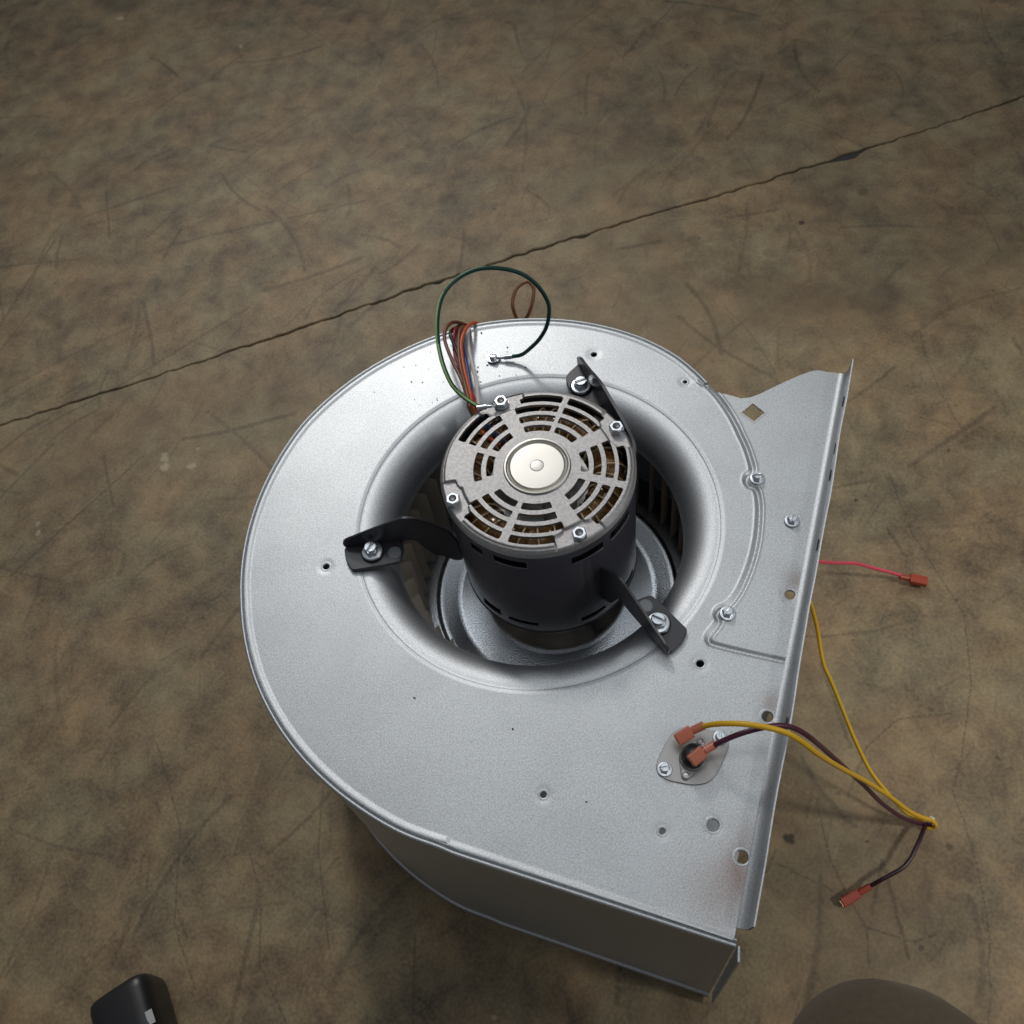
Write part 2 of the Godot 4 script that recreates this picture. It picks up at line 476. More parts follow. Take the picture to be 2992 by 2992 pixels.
func build_floor() -> void:
	dark.resize(TEX * TEX)
	pale.resize(TEX * TEX)
	# scuffs: long thin rubber and drag marks, mostly from lower left to upper right
	for i in 560:
		var p := Vector2(rng.randf_range(TX, TX + SPAN), rng.randf_range(TZ, TZ + SPAN))
		var ang := rng.randfn(-0.9, 0.45) if rng.randf() < 0.55 else rng.randf() * PI
		var ln := rng.randf_range(0.02, 0.16) * (1.0 if rng.randf() < 0.85 else 2.0)
		var bend := rng.randf_range(-0.7, 0.7)
		var pts := []
		for j in 6:
			pts.append(p)
			p += Vector2.from_angle(ang) * ln / 5.0
			ang += bend / 5.0 + rng.randf_range(-0.06, 0.06)
		stroke(dark, pts, rng.randf_range(0.0020, 0.0075), rng.randf_range(0.10, 0.42), 0.0011)
	for i in 60:
		var p := Vector2(rng.randf_range(TX, TX + SPAN), rng.randf_range(TZ, TZ + SPAN))
		var d := Vector2.from_angle(rng.randf() * PI) * rng.randf_range(0.02, 0.12)
		stroke(pale, [p, p + d], 0.0012, rng.randf_range(0.05, 0.16), 0.0002)
	for i in 200:
		blot(dark, rng.randf_range(TX, TX + SPAN), rng.randf_range(TZ, TZ + SPAN), rng.randf_range(0.0012, 0.004), rng.randf_range(0.2, 0.6), 3)
	for i in 70:
		blot(pale, rng.randf_range(TX, TX + SPAN), rng.randf_range(TZ, TZ + SPAN), rng.randf_range(0.001, 0.003), rng.randf_range(0.2, 0.5), 2)
	for i in 46:
		blot(dark, rng.randf_range(TX, TX + SPAN), rng.randf_range(TZ, TZ + SPAN), rng.randf_range(0.015, 0.06), rng.randf_range(0.06, 0.2), 6)
	# trowel and drag texture: many short faint streaks
	for i in 3400:
		var p := Vector2(rng.randf_range(TX, TX + SPAN), rng.randf_range(TZ, TZ + SPAN))
		var d := Vector2.from_angle(rng.randfn(-0.75, 0.5)) * rng.randf_range(0.008, 0.035)
		stroke(dark if rng.randf() < 0.72 else pale, [p, p + d], rng.randf_range(0.0014, 0.0034), rng.randf_range(0.08, 0.36), 0.0004)
	for i in 26:
		var p := Vector2(rng.randf_range(TX, TX + SPAN), rng.randf_range(TZ, TZ + SPAN))
		for q in 26:
			var o := Vector2(rng.randfn(0, 0.045), rng.randfn(0, 0.03))
			blot(dark, p.x + o.x, p.y + o.y, rng.randf_range(0.004, 0.016), rng.randf_range(0.06, 0.2), 3)
	# hair cracks
	for c in [[322, 204, 321, 229, 317, 267, 309, 306, 302, 330, 292, 349, 287, 367, 277, 383, 270, 420], [393, -140, 388, -60, 402, 40, 380, 110, 340, 180, 322, 204], [201, 190, 196, 240, 201, 276, 207, 300, 198, 330], [207, 300, 240, 318, 262, 316], [150, 235, 185, 262, 201, 276], [-330, 120, -318, 170, -322, 230, -300, 280], [-250, 60, -262, 140, -258, 230], [-420, 0, -395, 90, -400, 180, -380, 240], [-180, 230, -190, 300, -200, 360], [230, 190, 262, 150, 300, 130, 350, 135]]:
		stroke(dark, v2(c), 0.0014, 0.6, 0.0007)
	for c in [[-494, -385, -478, -305], [-650, -647, -585, -798], [298, -132, 377, -131], [366, -71, 371, -36], [-398, -816, -452, -759], [-513, -882, -503, -774], [-595, -239, -443, -372], [-640, -330, -560, -420], [215, 290, 240, 250, 232, 330]]:
		stroke(dark, v2(c), 0.004, 0.42, 0.0009)
	for c in [[427, -530, 5, 0.8], [167, 216, 6, 0.8], [233, 232, 2, 0.7], [347, -111, 2.5, 0.7], [409, -184, 22, 0.22], [420, -215, 14, 0.2], [-36, -749, 8, 0.4], [461, -377, 45, 0.34], [400, -400, 40, 0.25], [344, -399, 50, 0.22], [-499, -1391, 70, 0.4], [245, 324, 3, 0.5], [300, 250, 4, 0.5], [522, -560, 9, 0.4]]:
		blot(dark, c[0] * 0.001, c[1] * 0.001, c[2] * 0.001, c[3], 8)
	for c in [[-417, -362, 8], [-417, -347, 8], [-383, -343, 7], [-376, -365, 3], [-567, -290, 4], [-569, -303, 4], [-508, -1339, 8], [-230, 60, 4], [-120, 310, 3], [-300, -1180, 5]]:
		blot(pale, c[0] * 0.001, c[1] * 0.001, c[2] * 0.001, 0.95, 6)
	var n1 := noise_bytes(noise(FastNoiseLite.TYPE_SIMPLEX_SMOOTH, 0.012, 4, 3), 512, TEX)
	var nf := noise(FastNoiseLite.TYPE_SIMPLEX_SMOOTH, 0.016, 6, 4)
	nf.fractal_gain = 0.66
	nf.domain_warp_enabled = true
	nf.domain_warp_amplitude = 26.0
	nf.domain_warp_frequency = 0.022
	nf.domain_warp_fractal_type = FastNoiseLite.DOMAIN_WARP_FRACTAL_NONE
	var n2 := noise_bytes(nf, TEX, TEX)
	var n3 := noise_bytes(noise(FastNoiseLite.TYPE_SIMPLEX_SMOOTH, 0.22, 3, 5), TEX, TEX)
	var n4 := noise_bytes(noise(FastNoiseLite.TYPE_SIMPLEX_SMOOTH, 0.03, 3, 6), 512, TEX)
	var lut := PackedByteArray()
	lut.resize(4097)
	for i in 4097:
		lut[i] = int(round(255.0 * pow(i / 4096.0, 1.0 / 2.2)))
	var o := PackedByteArray()
	o.resize(TEX * TEX * 3)
	for i in TEX * TEX:
		var f := -0.12 + n1[i] * 0.0022 + n2[i] * 0.0046 + n3[i] * 0.0026
		var t := clampf((n4[i] * 0.8 + n2[i] * 0.2 - 70.0) / 115.0, 0.0, 1.0)
		f *= 1.0 - dark[i]
		var p := pale[i]
		o[i * 3] = lut[int(4096.0 * minf(1.0, f * (0.226 - 0.026 * t) + p * 0.16))]
		o[i * 3 + 1] = lut[int(4096.0 * minf(1.0, f * (0.153 + 0.004 * t) + p * 0.15))]
		o[i * 3 + 2] = lut[int(4096.0 * minf(1.0, f * (0.077 + 0.008 * t) + p * 0.115))]
	var im := Image.create_from_data(TEX, TEX, false, Image.FORMAT_RGB8, o)
	var m := mat("concrete", Color.WHITE, 0.62)
	m.albedo_texture = ImageTexture.create_from_image(im)
	m.heightmap_enabled = true
	var hb := PackedByteArray()
	hb.resize(TEX * TEX)
	for i in TEX * TEX:
		hb[i] = int(clampf(n3[i] * 0.55 + n2[i] * 0.4 - dark[i] * 60.0, 0, 255))
	m.heightmap_texture = ImageTexture.create_from_image(Image.create_from_data(TEX, TEX, false, Image.FORMAT_L8, hb))
	m.heightmap_scale = 0.05
	dark.clear()
	pale.clear()
	var fl := group_node("floor", self)
	tag(fl, "brown stained and scuffed concrete workshop floor with a joint across it", "floor", "", "structure")
	# the joint between two slabs
	var line := v2([-6000, 346, -629, -468, -437, -495, -236, -527, -85, -555, 86, -580, 220, -598, 364, -614, 500, -633, 670, -658, 792, -680, 6000, -1560])
	line[0] = Vector2(-6, 0.28)
	var mid := []
	for i in line.size() - 1:
		var n := 6 if line[i].distance_to(line[i + 1]) > 2.0 else 34
		for j in n:
			mid.append(line[i].lerp(line[i + 1], float(j) / n))
	mid.append(line[-1])
	var wob := noise(FastNoiseLite.TYPE_SIMPLEX_SMOOTH, 28.0, 3, 9)
	var wob2 := noise(FastNoiseLite.TYPE_SIMPLEX_SMOOTH, 34.0, 3, 19)
	var near_edge := []
	var far_edge := []
	for p in mid:
		var w := lerpf(0.0009, 0.0014, smoothstep(-0.5, 0.1, p.x)) + 0.0009 * wob2.get_noise_2d(p.x * 0.2, 5.0)
		var c: float = p.y + 0.0035 * wob.get_noise_2d(p.x, 0.0)
		var chip := 0.010 * exp(-pow((p.x - 0.527) / 0.017, 2.0)) + 0.004 * exp(-pow((p.x - 0.15) / 0.008, 2.0)) + 0.004 * exp(-pow((p.x + 0.05) / 0.006, 2.0))
		far_edge.append(Vector2(p.x, c - w - 0.0008 * wob2.get_noise_2d(p.x * 3.0, 0.0)))
		near_edge.append(Vector2(p.x, c + w + chip + 0.0012 * wob.get_noise_2d(p.x * 2.5, 9.0)))
	for side in 2:
		var s := st_new()
		var edge: Array = near_edge if side == 0 else far_edge
		var out := 6.0 if side == 0 else -8.0
		var sg := 1.0 if side == 0 else -1.0
		var rows := [[], [], [], []]
		for p in edge:
			rows[0].append(Vector3(p.x, -0.006, p.y))
			rows[1].append(Vector3(p.x, -0.0012, p.y))
			rows[2].append(Vector3(p.x, 0.0, p.y + sg * 0.0012))
			rows[3].append(Vector3(p.x, 0.0, out))
		for k in 3:
			new_group(s)
			for j in edge.size() - 1:
				var a: Array = rows[k]
				var b: Array = rows[k + 1]
				for v in [a[j], a[j + 1], b[j + 1], a[j], b[j + 1], b[j]]:
					s.set_uv(Vector2((v.x - TX) / SPAN, (v.z - TZ) / SPAN))
					s.add_vertex(v)
		put("slab", s, m, fl)
	var js := st_new()
	for j in mid.size() - 1:
		quad(js, Vector3(mid[j].x, -0.0032, mid[j].y - 0.03), Vector3(mid[j + 1].x, -0.0032, mid[j + 1].y - 0.03), Vector3(mid[j + 1].x, -0.0032, mid[j + 1].y + 0.03), Vector3(mid[j].x, -0.0032, mid[j].y + 0.03))
	put("joint_dirt", js, M.joint_dirt, fl)

# ---------------------------------------------------------------- the blower's outline
const SPIRAL := [85.0, 0.2588, 94.0, 0.2575, 101.4, 0.2547, 112.0, 0.2514, 120.2, 0.2490, 131.5, 0.2452, 136.9, 0.2430, 147.2, 0.2389, 157.4, 0.2361, 167.6, 0.2334, 180.1, 0.2303, 191.1, 0.2283, 203.3, 0.2237, 218.0, 0.2187, 227.0, 0.2165, 239.3, 0.2137, 252.9, 0.2090, 265.3, 0.2055, 282.9, 0.2006, 291.5, 0.1973, 303.7, 0.1899]
const ROLL := [92, -163.5, 99, -159.2, 106, -154, 116, -144, 125, -133, 132, -123, 138, -113, 143.5, -104, 148, -95, 152.6, -84, 152, -79, 150, -76, 150, -71, 153, -67, 157.5, -66, 161, -60, 164.5, -46, 167, -23, 166.8, -1.5, 164, 19, 160, 33, 156, 39, 151.5, 43, 150.5, 47.5, 153, 52, 151.5, 58, 148.5, 65, 149.5, 69.5, 155, 71, 176, 71.3, 203, 71]
const TOPEDGE := [303.7, 0.1893, 304.6, 0.1889, 305.4, 0.1881, 306.4, 0.1888, 308.0, 0.1925, 309.6, 0.1960, 311.2, 0.1992, 312.2, 0.2060, 312.6, 0.2140, 312.75, 0.2230, 312.9, 0.2330, 313.15, 0.2450, 313.4, 0.2550, 313.7, 0.2620, 314.1, 0.2672, 314.6, 0.2697, 315.3, 0.2725, 316.0, 0.2772, 316.55, 0.2798]

func table(t: Array, x: float) -> float:
	for i in range(2, t.size(), 2):
		if x <= t[i]:
			return lerpf(t[i - 1], t[i + 1], clampf((x - t[i - 2]) / (t[i] - t[i - 2]), 0, 1))
	return t[-1]

func outer(deg: float) -> float:   # outer edge of the rolled rim, deg 52..303.7
	if deg < 87.0:
		var a := deg_to_rad(deg)
		return minf(0.2592 / (sin(a) - 0.022 * cos(a)), 0.34)
	return table(SPIRAL, deg)

func plate_edge(deg: float) -> float:
	var d := fposmod(deg, 360.0)
	var flat := 0.203 / maxf(cos(deg_to_rad(d)), 0.1)
	if d >= 52.0 and d <= 303.7:
		return outer(d) - lerpf(0.0050, 0.0008, smoothstep(301.5, 303.6, d))
	if d > 303.7 and d < 316.5:
		return minf(table(TOPEDGE, d), flat)
	if d > 51.0 and d < 52.0:
		return minf(flat, 0.2585 / sin(deg_to_rad(d)))
	return minf(flat, 0.2585 / maxf(sin(deg_to_rad(d)), 0.1)) if d < 60.0 else flat

var roll_pts := []

func to_line(p: Vector2) -> float:
	var best := 1.0
	for i in roll_pts.size() - 1:
		var q := Geometry2D.get_closest_point_to_segment(p, roll_pts[i], roll_pts[i + 1])
		best = minf(best, p.distance_squared_to(q))
	return sqrt(best)

# holes through the plate: x, z, radius (mm)
const HOLES := [-147.9, 80.6, 2.4, 1.3, -170.3, 2.5, 146.7, 87.2, 2.7, 65.9, 205.6, 2.1, 147.0, 207.6, 2.0, 177.4, 195.0, 4.0, 198.2, 113.8, 3.8, 198.6, 209.7, 4.1, 198.0, 18.5, 3.7, 83.5, -157.6, 1.6]

func spiral_path(inset: float, a0: float, a1: float, n: int) -> Array:
	# points and outward normals along the rim
	var raw := []
	for i in n + 1:
		var d := lerpf(a0, a1, float(i) / n)
		raw.append(Vector2.from_angle(deg_to_rad(d)) * outer(d))
	# even out the hand-measured wobble
	for k in 6:
		var q := raw.duplicate()
		for i in range(1, n):
			q[i] = (raw[i - 1] + raw[i] * 2.0 + raw[i + 1]) / 4.0
		raw = q
	var o := []
	for i in n + 1:
		var t: Vector2 = (raw[mini(i + 1, n)] - raw[maxi(i - 1, 0)]).normalized()
		var nn := Vector2(t.y, -t.x)
		o.append([raw[i] - nn * inset, nn])
	return o

func sweep(s: SurfaceTool, path: Array, prof: Array, y: float, crease := 50.0) -> void:
	var rows := []
	for p in prof:
		var row := PackedVector3Array()
		for q in path:
			row.append(Vector3(q[0].x + q[1].x * p.x, y + p.y, q[0].y + q[1].y * p.x))
		rows.append(row)
	skin(s, rows, false, crease)
	for e in [0, path.size() - 1]:
		s.set_smooth_group(-1)
		for k in range(1, rows.size() - 1):
			s.add_vertex(rows[0][e]); s.add_vertex(rows[k][e]); s.add_vertex(rows[k + 1][e])

func build_blower() -> void:
	var b := group_node("blower", self)
	b.rotation.y = TURN
	tag(b, "galvanized steel furnace blower with a round motor in its inlet, lying on the concrete floor", "blower")
	build_plate(b)
	build_casing(b)
	build_wheel(b)
	build_motor(b)
	for k in 3:
		build_bracket(b, [151.8, -89.6, 30.8][k], k)
	build_screws(b)
	build_thermostat(b)
	build_leads(b)

func build_plate(b: Node3D) -> void:
	roll_pts = []
	var rp := v2(ROLL)
	var rp3 := []
	for p in rp:
		rp3.append(Vector3(p.x, 0, p.y))
	for i in (rp3.size() - 1) * 3 + 1:
		var q := along(rp3, i / 3.0)
		roll_pts.append(Vector2(q.x, q.z))
	var angs := []
	for i in 1080:
		angs.append(i / 3.0)
	for i in range(0, TOPEDGE.size(), 2):
		angs.append(TOPEDGE[i])
	angs.append_array([51.6, 51.8, 51.9, 52.1])
	angs.sort()
	var radial := 190
	var grid := []
	var cols := []
	var holes := []
	for i in range(0, HOLES.size(), 3):
		holes.append([Vector2(HOLES[i], HOLES[i + 1]) * 0.001, HOLES[i + 2] * 0.001])
	var dia := [Vector2(0.1413, -0.1468), Vector2(0.1524, -0.1397), Vector2(0.1456, -0.1289), Vector2(0.1343, -0.1356)]
	var smudge := noise(FastNoiseLite.TYPE_SIMPLEX_SMOOTH, 14.0, 4, 91)
	var stains := [[Vector2(0.190, 0.236), 0.022, 0.30], [Vector2(0.203, 0.222), 0.016, 0.55], [Vector2(0.201, 0.006), 0.010, 0.45], [Vector2(0.201, 0.103), 0.009, 0.4], [Vector2(0.202, 0.195), 0.012, 0.3], [Vector2(0.197, 0.215), 0.008, 0.3]]
	for deg in angs:
		var dir := Vector2.from_angle(deg_to_rad(deg))
		var rim := plate_edge(deg)
		var row := PackedVector3Array()
		var crow := PackedColorArray()
		var d := fposmod(deg, 360.0)
		for j in radial:
			var r := lerpf(0.1413, 0.1830, j / 80.0) if j <= 80 else lerpf(0.1830, rim, (j - 80.0) / (radial - 81.0))
			var p := dir * r
			var y := 0.0
			y -= 0.0007 * (1.0 - smoothstep(0.1412, 0.1452, r))
			if j == 0: y = -0.0010
			if d > 300.0 or d < 32.0:
				if r > 0.150:
					var k := to_line(p)
					if k < 0.007:
						y += -0.0016 * clampf(1.0 - k / 0.0026, 0.0, 1.0) + 0.00035 * exp(-pow((k - 0.0034) / 0.0008, 2.0))
			# the rim of the plate lifts a little before the rolled edge
			if d >= 52.0 and d <= 303.7:
				y += 0.0009 * smoothstep(0.0045, 0.0008, rim - r)
			for h in holes:
				var k: float = p.distance_to(h[0]) - h[1]
				if k < 0.006:
					y -= 0.0004 * smoothstep(0.006, 0.0, k)
			# slight waviness of pressed sheet
			y += 0.00022 * sin(p.x * 31.0 + 1.7) * sin(p.y * 27.0 + 0.4)
			row.append(Vector3(p.x, TOP + y, p.y))
			var sm := 0.96 + 0.04 * smoothstep(-0.35, 0.25, smudge.get_noise_2d(p.x, p.y))
			var c := Color(sm, sm, sm * 0.995)
			for t in stains:
				var w: float = t[2] * exp(-pow(p.distance_to(t[0]) / t[1], 2.0))
				if w > 0.01:
					c = c.lerp(Color(0.42, 0.24, 0.17), w)
			crow.append(c)
		grid.append(row)
		cols.append(crow)
	var s := st_new()
	var n := grid.size()
	for i in n:
		var k := (i + 1) % n
		var a: PackedVector3Array = grid[i]
		var c: PackedVector3Array = grid[k]
		for j in radial - 1:
			var m := (a[j] + c[j + 1]) * 0.5
			var q := Vector2(m.x, m.z)
			var gone := false
			for h in holes:
				if absf(q.x - h[0].x) < 0.006 and q.distance_to(h[0]) < h[1] + 0.0007:
					gone = true
			if not gone and q.x > 0.13 and q.y < -0.12 and Geometry2D.is_point_in_polygon(q, PackedVector2Array(dia)):
				gone = true
			if gone:
				continue
			for v in [[i, j], [k, j], [k, j + 1], [i, j], [k, j + 1], [i, j + 1]]:
				s.set_color(cols[v[0]][v[1]])
				s.add_vertex(grid[v[0]][v[1]])
	# thickness at the free edge
	s.set_color(Color.WHITE)
	new_group(s)
	for i in n:
		var k := (i + 1) % n
		var a: Vector3 = grid[i][radial - 1]
		var c: Vector3 = grid[k][radial - 1]
		quad(s, a, c, c + Vector3.DOWN * 0.0012, a + Vector3.DOWN * 0.0012)
	put("side_plate", s, M.zinc, b)
	# pressed lips round the holes
	for h in holes:
		var l := st_new()
		var r: float = h[1]
		l.set_color(Color(0.93, 0.93, 0.93))
		lathe(l, [Vector2(r + 0.0024, -0.0003), Vector2(r + 0.0017, 0.0001), Vector2(r + 0.0008, 0.0001), Vector2(r + 0.0002, -0.0001), Vector2(r, -0.0005), Vector2(r, -0.0016)], 28, h[0])
		put("hole_lip", l, M.zinc, b).position.y = TOP - 0.0003
	var dl := st_new()
	var dc := Vector2.ZERO
	for p in dia: dc += p / 4.0
	for i in 4:
		var p: Vector2 = dia[i]
		var q: Vector2 = dia[(i + 1) % 4]
		var po := p + (p - dc).normalized() * 0.0016
		var qo := q + (q - dc).normalized() * 0.0016
		dl.set_smooth_group(-1)
		quad(dl, Vector3(po.x, TOP + 0.0003, po.y), Vector3(qo.x, TOP + 0.0003, qo.y), Vector3(q.x, TOP + 0.0003, q.y), Vector3(p.x, TOP + 0.0003, p.y))
		quad(dl, Vector3(p.x, TOP + 0.0003, p.y), Vector3(q.x, TOP + 0.0003, q.y), Vector3(q.x, TOP - 0.0012, q.y), Vector3(p.x, TOP - 0.0012, p.y))
	put("hole_lip", dl, M.zinc, b)
	# rounded inlet
	var ir := st_new()
	var prof := [Vector2(0.1414, TOP - 0.0010), Vector2(0.1409, TOP - 0.0011)]
	for i in 25:
		var t := PI * 0.5 * i / 24.0
		prof.append(Vector2(0.1144 + 0.0262 * (1.0 - sin(t)), TOP - 0.0012 - 0.0255 * (1.0 - cos(t))))
	prof.append(Vector2(0.1144, TOP - 0.030))
	prof.append(Vector2(0.1156, TOP - 0.0305))
	prof.append(Vector2(0.1160, TOP - 0.024))
	lathe(ir, prof, 240)
	put("inlet_ring", ir, M.zinc, b)

func build_casing(b: Node3D) -> void:
	var path := spiral_path(0.0, 52.2, 302.4, 420)
	var bead := [Vector2(-0.0056, -0.0002), Vector2(-0.0050, 0.0006), Vector2(-0.0045, 0.0006), Vector2(-0.0041, 0.0), Vector2(-0.0038, -0.0014), Vector2(-0.0034, -0.0018), Vector2(-0.0031, -0.0014), Vector2(-0.0030, -0.0004), Vector2(-0.0026, 0.0004), Vector2(-0.0019, 0.0008), Vector2(-0.0012, 0.0008), Vector2(-0.0005, 0.0004), Vector2(-0.0001, -0.0004), Vector2(0.0, -0.0012), Vector2(0.0, -0.0085), Vector2(-0.0006, -0.0095), Vector2(-0.0020, -0.0098)]
	var s := st_new()
	sweep(s, path, bead, TOP)
	put("rolled_rim", s, M.zinc, b)
	var f := st_new()
	var low := [Vector2(-0.0030, 0.0110), Vector2(-0.0008, 0.0106), Vector2(0.0, 0.0096), Vector2(0.0, 0.0018), Vector2(-0.0006, 0.0006), Vector2(-0.0016, 0.0003), Vector2(-0.0060, 0.0003)]
	sweep(f, path, low, 0.0004)
	put("bottom_rim", f, M.zinc, b)
	# scroll wall, then the inner wall that follows the pressed line down to the outlet's lip
	var w := st_new()
	var rows := [PackedVector3Array(), PackedVector3Array()]
	for q in path:
		var p: Vector2 = q[0] - q[1] * 0.0022
		rows[0].append(Vector3(p.x, TOP - 0.003, p.y))
		rows[1].append(Vector3(p.x, 0.004, p.y))
	for q in roll_pts.slice(10):
		rows[0].append(Vector3(q.x, TOP - 0.003, q.y))
		rows[1].append(Vector3(q.x, 0.004, q.y))
	skin(w, rows)
	put("scroll_wall", w, M.zinc, b)
	var bp := PackedVector2Array()
	for q in path:
		bp.append(q[0] - q[1] * 0.003)
	for q in roll_pts.slice(10):
		bp.append(q)
	bp.append(Vector2(0.2085, 0.071))
	var s2 := st_new()
	prism(s2, bp, 0.0012, 0.0034)
	put("bottom_plate", s2, M.zinc, b)
	# upright flange along the outlet side, on a rounded bend
	var fl := st_new()
	var prof := [Vector2(0.2030, 0.0)]
	for i in range(1, 9):
		var t := PI * 0.5 * i / 8.0
		prof.append(Vector2(0.2030 + 0.0068 * sin(t), 0.0068 * (1.0 - cos(t))))
	prof.append(Vector2(0.2112, 0.0200))
	prof.append(Vector2(0.2121, 0.0201))
	prof.append(Vector2(0.2109, 0.0060))
	for i in range(0, 8):
		var t := PI * 0.5 * (1.0 - i / 8.0)
		prof.append(Vector2(0.2030 + 0.0080 * sin(t), -0.0012 + 0.0080 * (1.0 - cos(t))))
	prof.append(Vector2(0.2030, -0.0012))
	var frows := []
	var zs := []
	for i in 90:
		zs.append(lerpf(-0.1925, 0.2520, i / 89.0))
	var wv := noise(FastNoiseLite.TYPE_SIMPLEX_SMOOTH, 9.0, 2, 44)
	for p in prof:
		var row := PackedVector3Array()
		for z in zs:
			var k := clampf((p.y - 0.004) / 0.016, 0.0, 1.0)
			var x: float = p.x + k * (0.0010 * wv.get_noise_2d(z, 0.0))
			# the bend starts further in towards the far end of the outlet
			x -= 0.0016 * smoothstep(0.0, 0.2, z) * smoothstep(0.0065, 0.0, p.y) * smoothstep(0.2030, 0.2050, p.x)
			row.append(Vector3(x, TOP + p.y + k * 0.0006 * wv.get_noise_2d(z * 1.7, 3.0), z))
		frows.append(row)
	skin(fl, frows)
	put("outlet_flange", fl, M.zinc, b)
	# punched slots in the flange
	for z in [-0.155, -0.108, -0.083, -0.02, 0.12]:
		var sl := st_new()
		prism(sl, rounded([Vector2(-0.005, -0.0018), Vector2(0.005, -0.0018), Vector2(0.005, 0.0018), Vector2(-0.005, 0.0018)], 0.0017, 4), 0.0, 0.0003, 0.0, Transform3D(Basis(Vector3(0, 0, 1), Vector3(-1, 0.09, 0), Vector3(0, 1, 0)), Vector3(0.2101, TOP + 0.0115, z)))
		put("slot", sl, M.dark_hole, b)
	var ef := st_new()
	prism(ef, PackedVector2Array([Vector2(0.2065, 0.2600), Vector2(0.2078, 0.2600), Vector2(0.2092, 0.2690), Vector2(0.2080, 0.2692)]), 0.010, 0.2660)
	put("end_flange", ef, M.zinc, b)

func build_wheel(b: Node3D) -> void:
	var w := group_node("fan_wheel", b)
	w.position = Vector3(AX.x, 0, AX.y)
	var d := st_new()
	var y := TOP - 0.128
	lathe(d, [Vector2(0.010, y + 0.03), Vector2(0.019, y + 0.03), Vector2(0.022, y + 0.027), Vector2(0.030, y + 0.022), Vector2(0.045, y + 0.0185), Vector2(0.052, y + 0.0135), Vector2(0.055, y + 0.0080), Vector2(0.059, y + 0.0042), Vector2(0.063, y + 0.0033), Vector2(0.0840, y), Vector2(0.0870, y + 0.0002), Vector2(0.0895, y + 0.0009), Vector2(0.1000, y + 0.0046), Vector2(0.1030, y + 0.0055), Vector2(0.1050, y + 0.0054), Vector2(0.1060, y + 0.0046), Vector2(0.1075, y + 0.0046), Vector2(0.1120, y + 0.0050), Vector2(0.1380, y + 0.0050), Vector2(0.1385, y + 0.0040)], 160, Vector2.ZERO, 70.0)
	put("wheel_disc", d, M.zinc_disc, w)
	var rg := st_new()
	lathe(rg, [Vector2(0.1215, TOP - 0.034), Vector2(0.1220, TOP - 0.031), Vector2(0.1385, TOP - 0.031), Vector2(0.1390, TOP - 0.036), Vector2(0.1380, TOP - 0.036), Vector2(0.1378, TOP - 0.033), Vector2(0.1225, TOP - 0.033)], 160)
	put("wheel_ring", rg, M.zinc_blade, w)
	# forward-curved blades
	var bl := st_new()
	var rows := []
	for yy in [y + 0.0050, TOP - 0.045, TOP - 0.033]:
		var row := PackedVector3Array()
		for i in 11:
			var t := i / 10.0
			var r := lerpf(0.1135, 0.1372, t)
			var a := -0.155 * pow(t, 1.9)
			row.append(Vector3(r * cos(a), yy, r * sin(a)))
		rows.append(row)
	skin(bl, rows, false, 170.0)
	bl.generate_normals()
	var bm := bl.commit()
	for k in 44:
		var o := put_mesh("blade", bm, M.zinc_blade, w)
		o.rotation.y = TAU * k / 44.0

# ---------------------------------------------------------------- the motor
const BANDS := [0.0317, 0.0373, 0.0408, 0.0466, 0.0499, 0.0560, 0.0588, 0.0651]
# slot sectors on the end bell: for each of the four rings (from the inside) start and end in degrees; none where start = end
const SECTORS := [
	[5.0, 36.5, 4.5, 40.0, 4.5, 40.5, 3.5, 33.5], [56.5, 92.0, 55.5, 92.0, 53.5, 92.0, 62.0, 92.0], [98.0, 130.0, 98.0, 132.5, 98.0, 133.0, 97.5, 127.5], [153.0, 182.0, 150.0, 182.5, 0.0, 0.0, 0.0, 0.0],
	[190.5, 220.5, 188.5, 222.5, 188.0, 223.0, 188.0, 217.0], [237.5, 270.5, 236.0, 271.0, 235.5, 271.0, 241.5, 271.5], [276.0, 306.5, 275.0, 308.0, 275.0, 310.0, 275.5, 304.0], [325.0, 354.5, 323.0, 356.5, 322.5, 357.5, 329.0, 358.5]]
const NUTS := [-131.2, -43.7, 47.0, 140.1]

func bell_height(r: float, deg: float) -> float:
	# pads round the four nuts lie lower than the face
	var low := 0.0
	for a in NUTS:
		var d: float = absf(angle_difference(deg_to_rad(deg), deg_to_rad(a)))
		var half := lerpf(0.14, 0.265, smoothstep(0.0575, 0.0605, r))
		var k := smoothstep(half + 0.014, half - 0.004, d) * smoothstep(0.0556, 0.0572, r)
		low = maxf(low, k)
	var y := -0.0021 * low
	# raised border on the outer face
	y -= 0.0012 * smoothstep(0.0672, 0.0684, r) * (1.0 - low)
	y -= 0.0016 * smoothstep(0.0692, 0.0709, r)
	return y

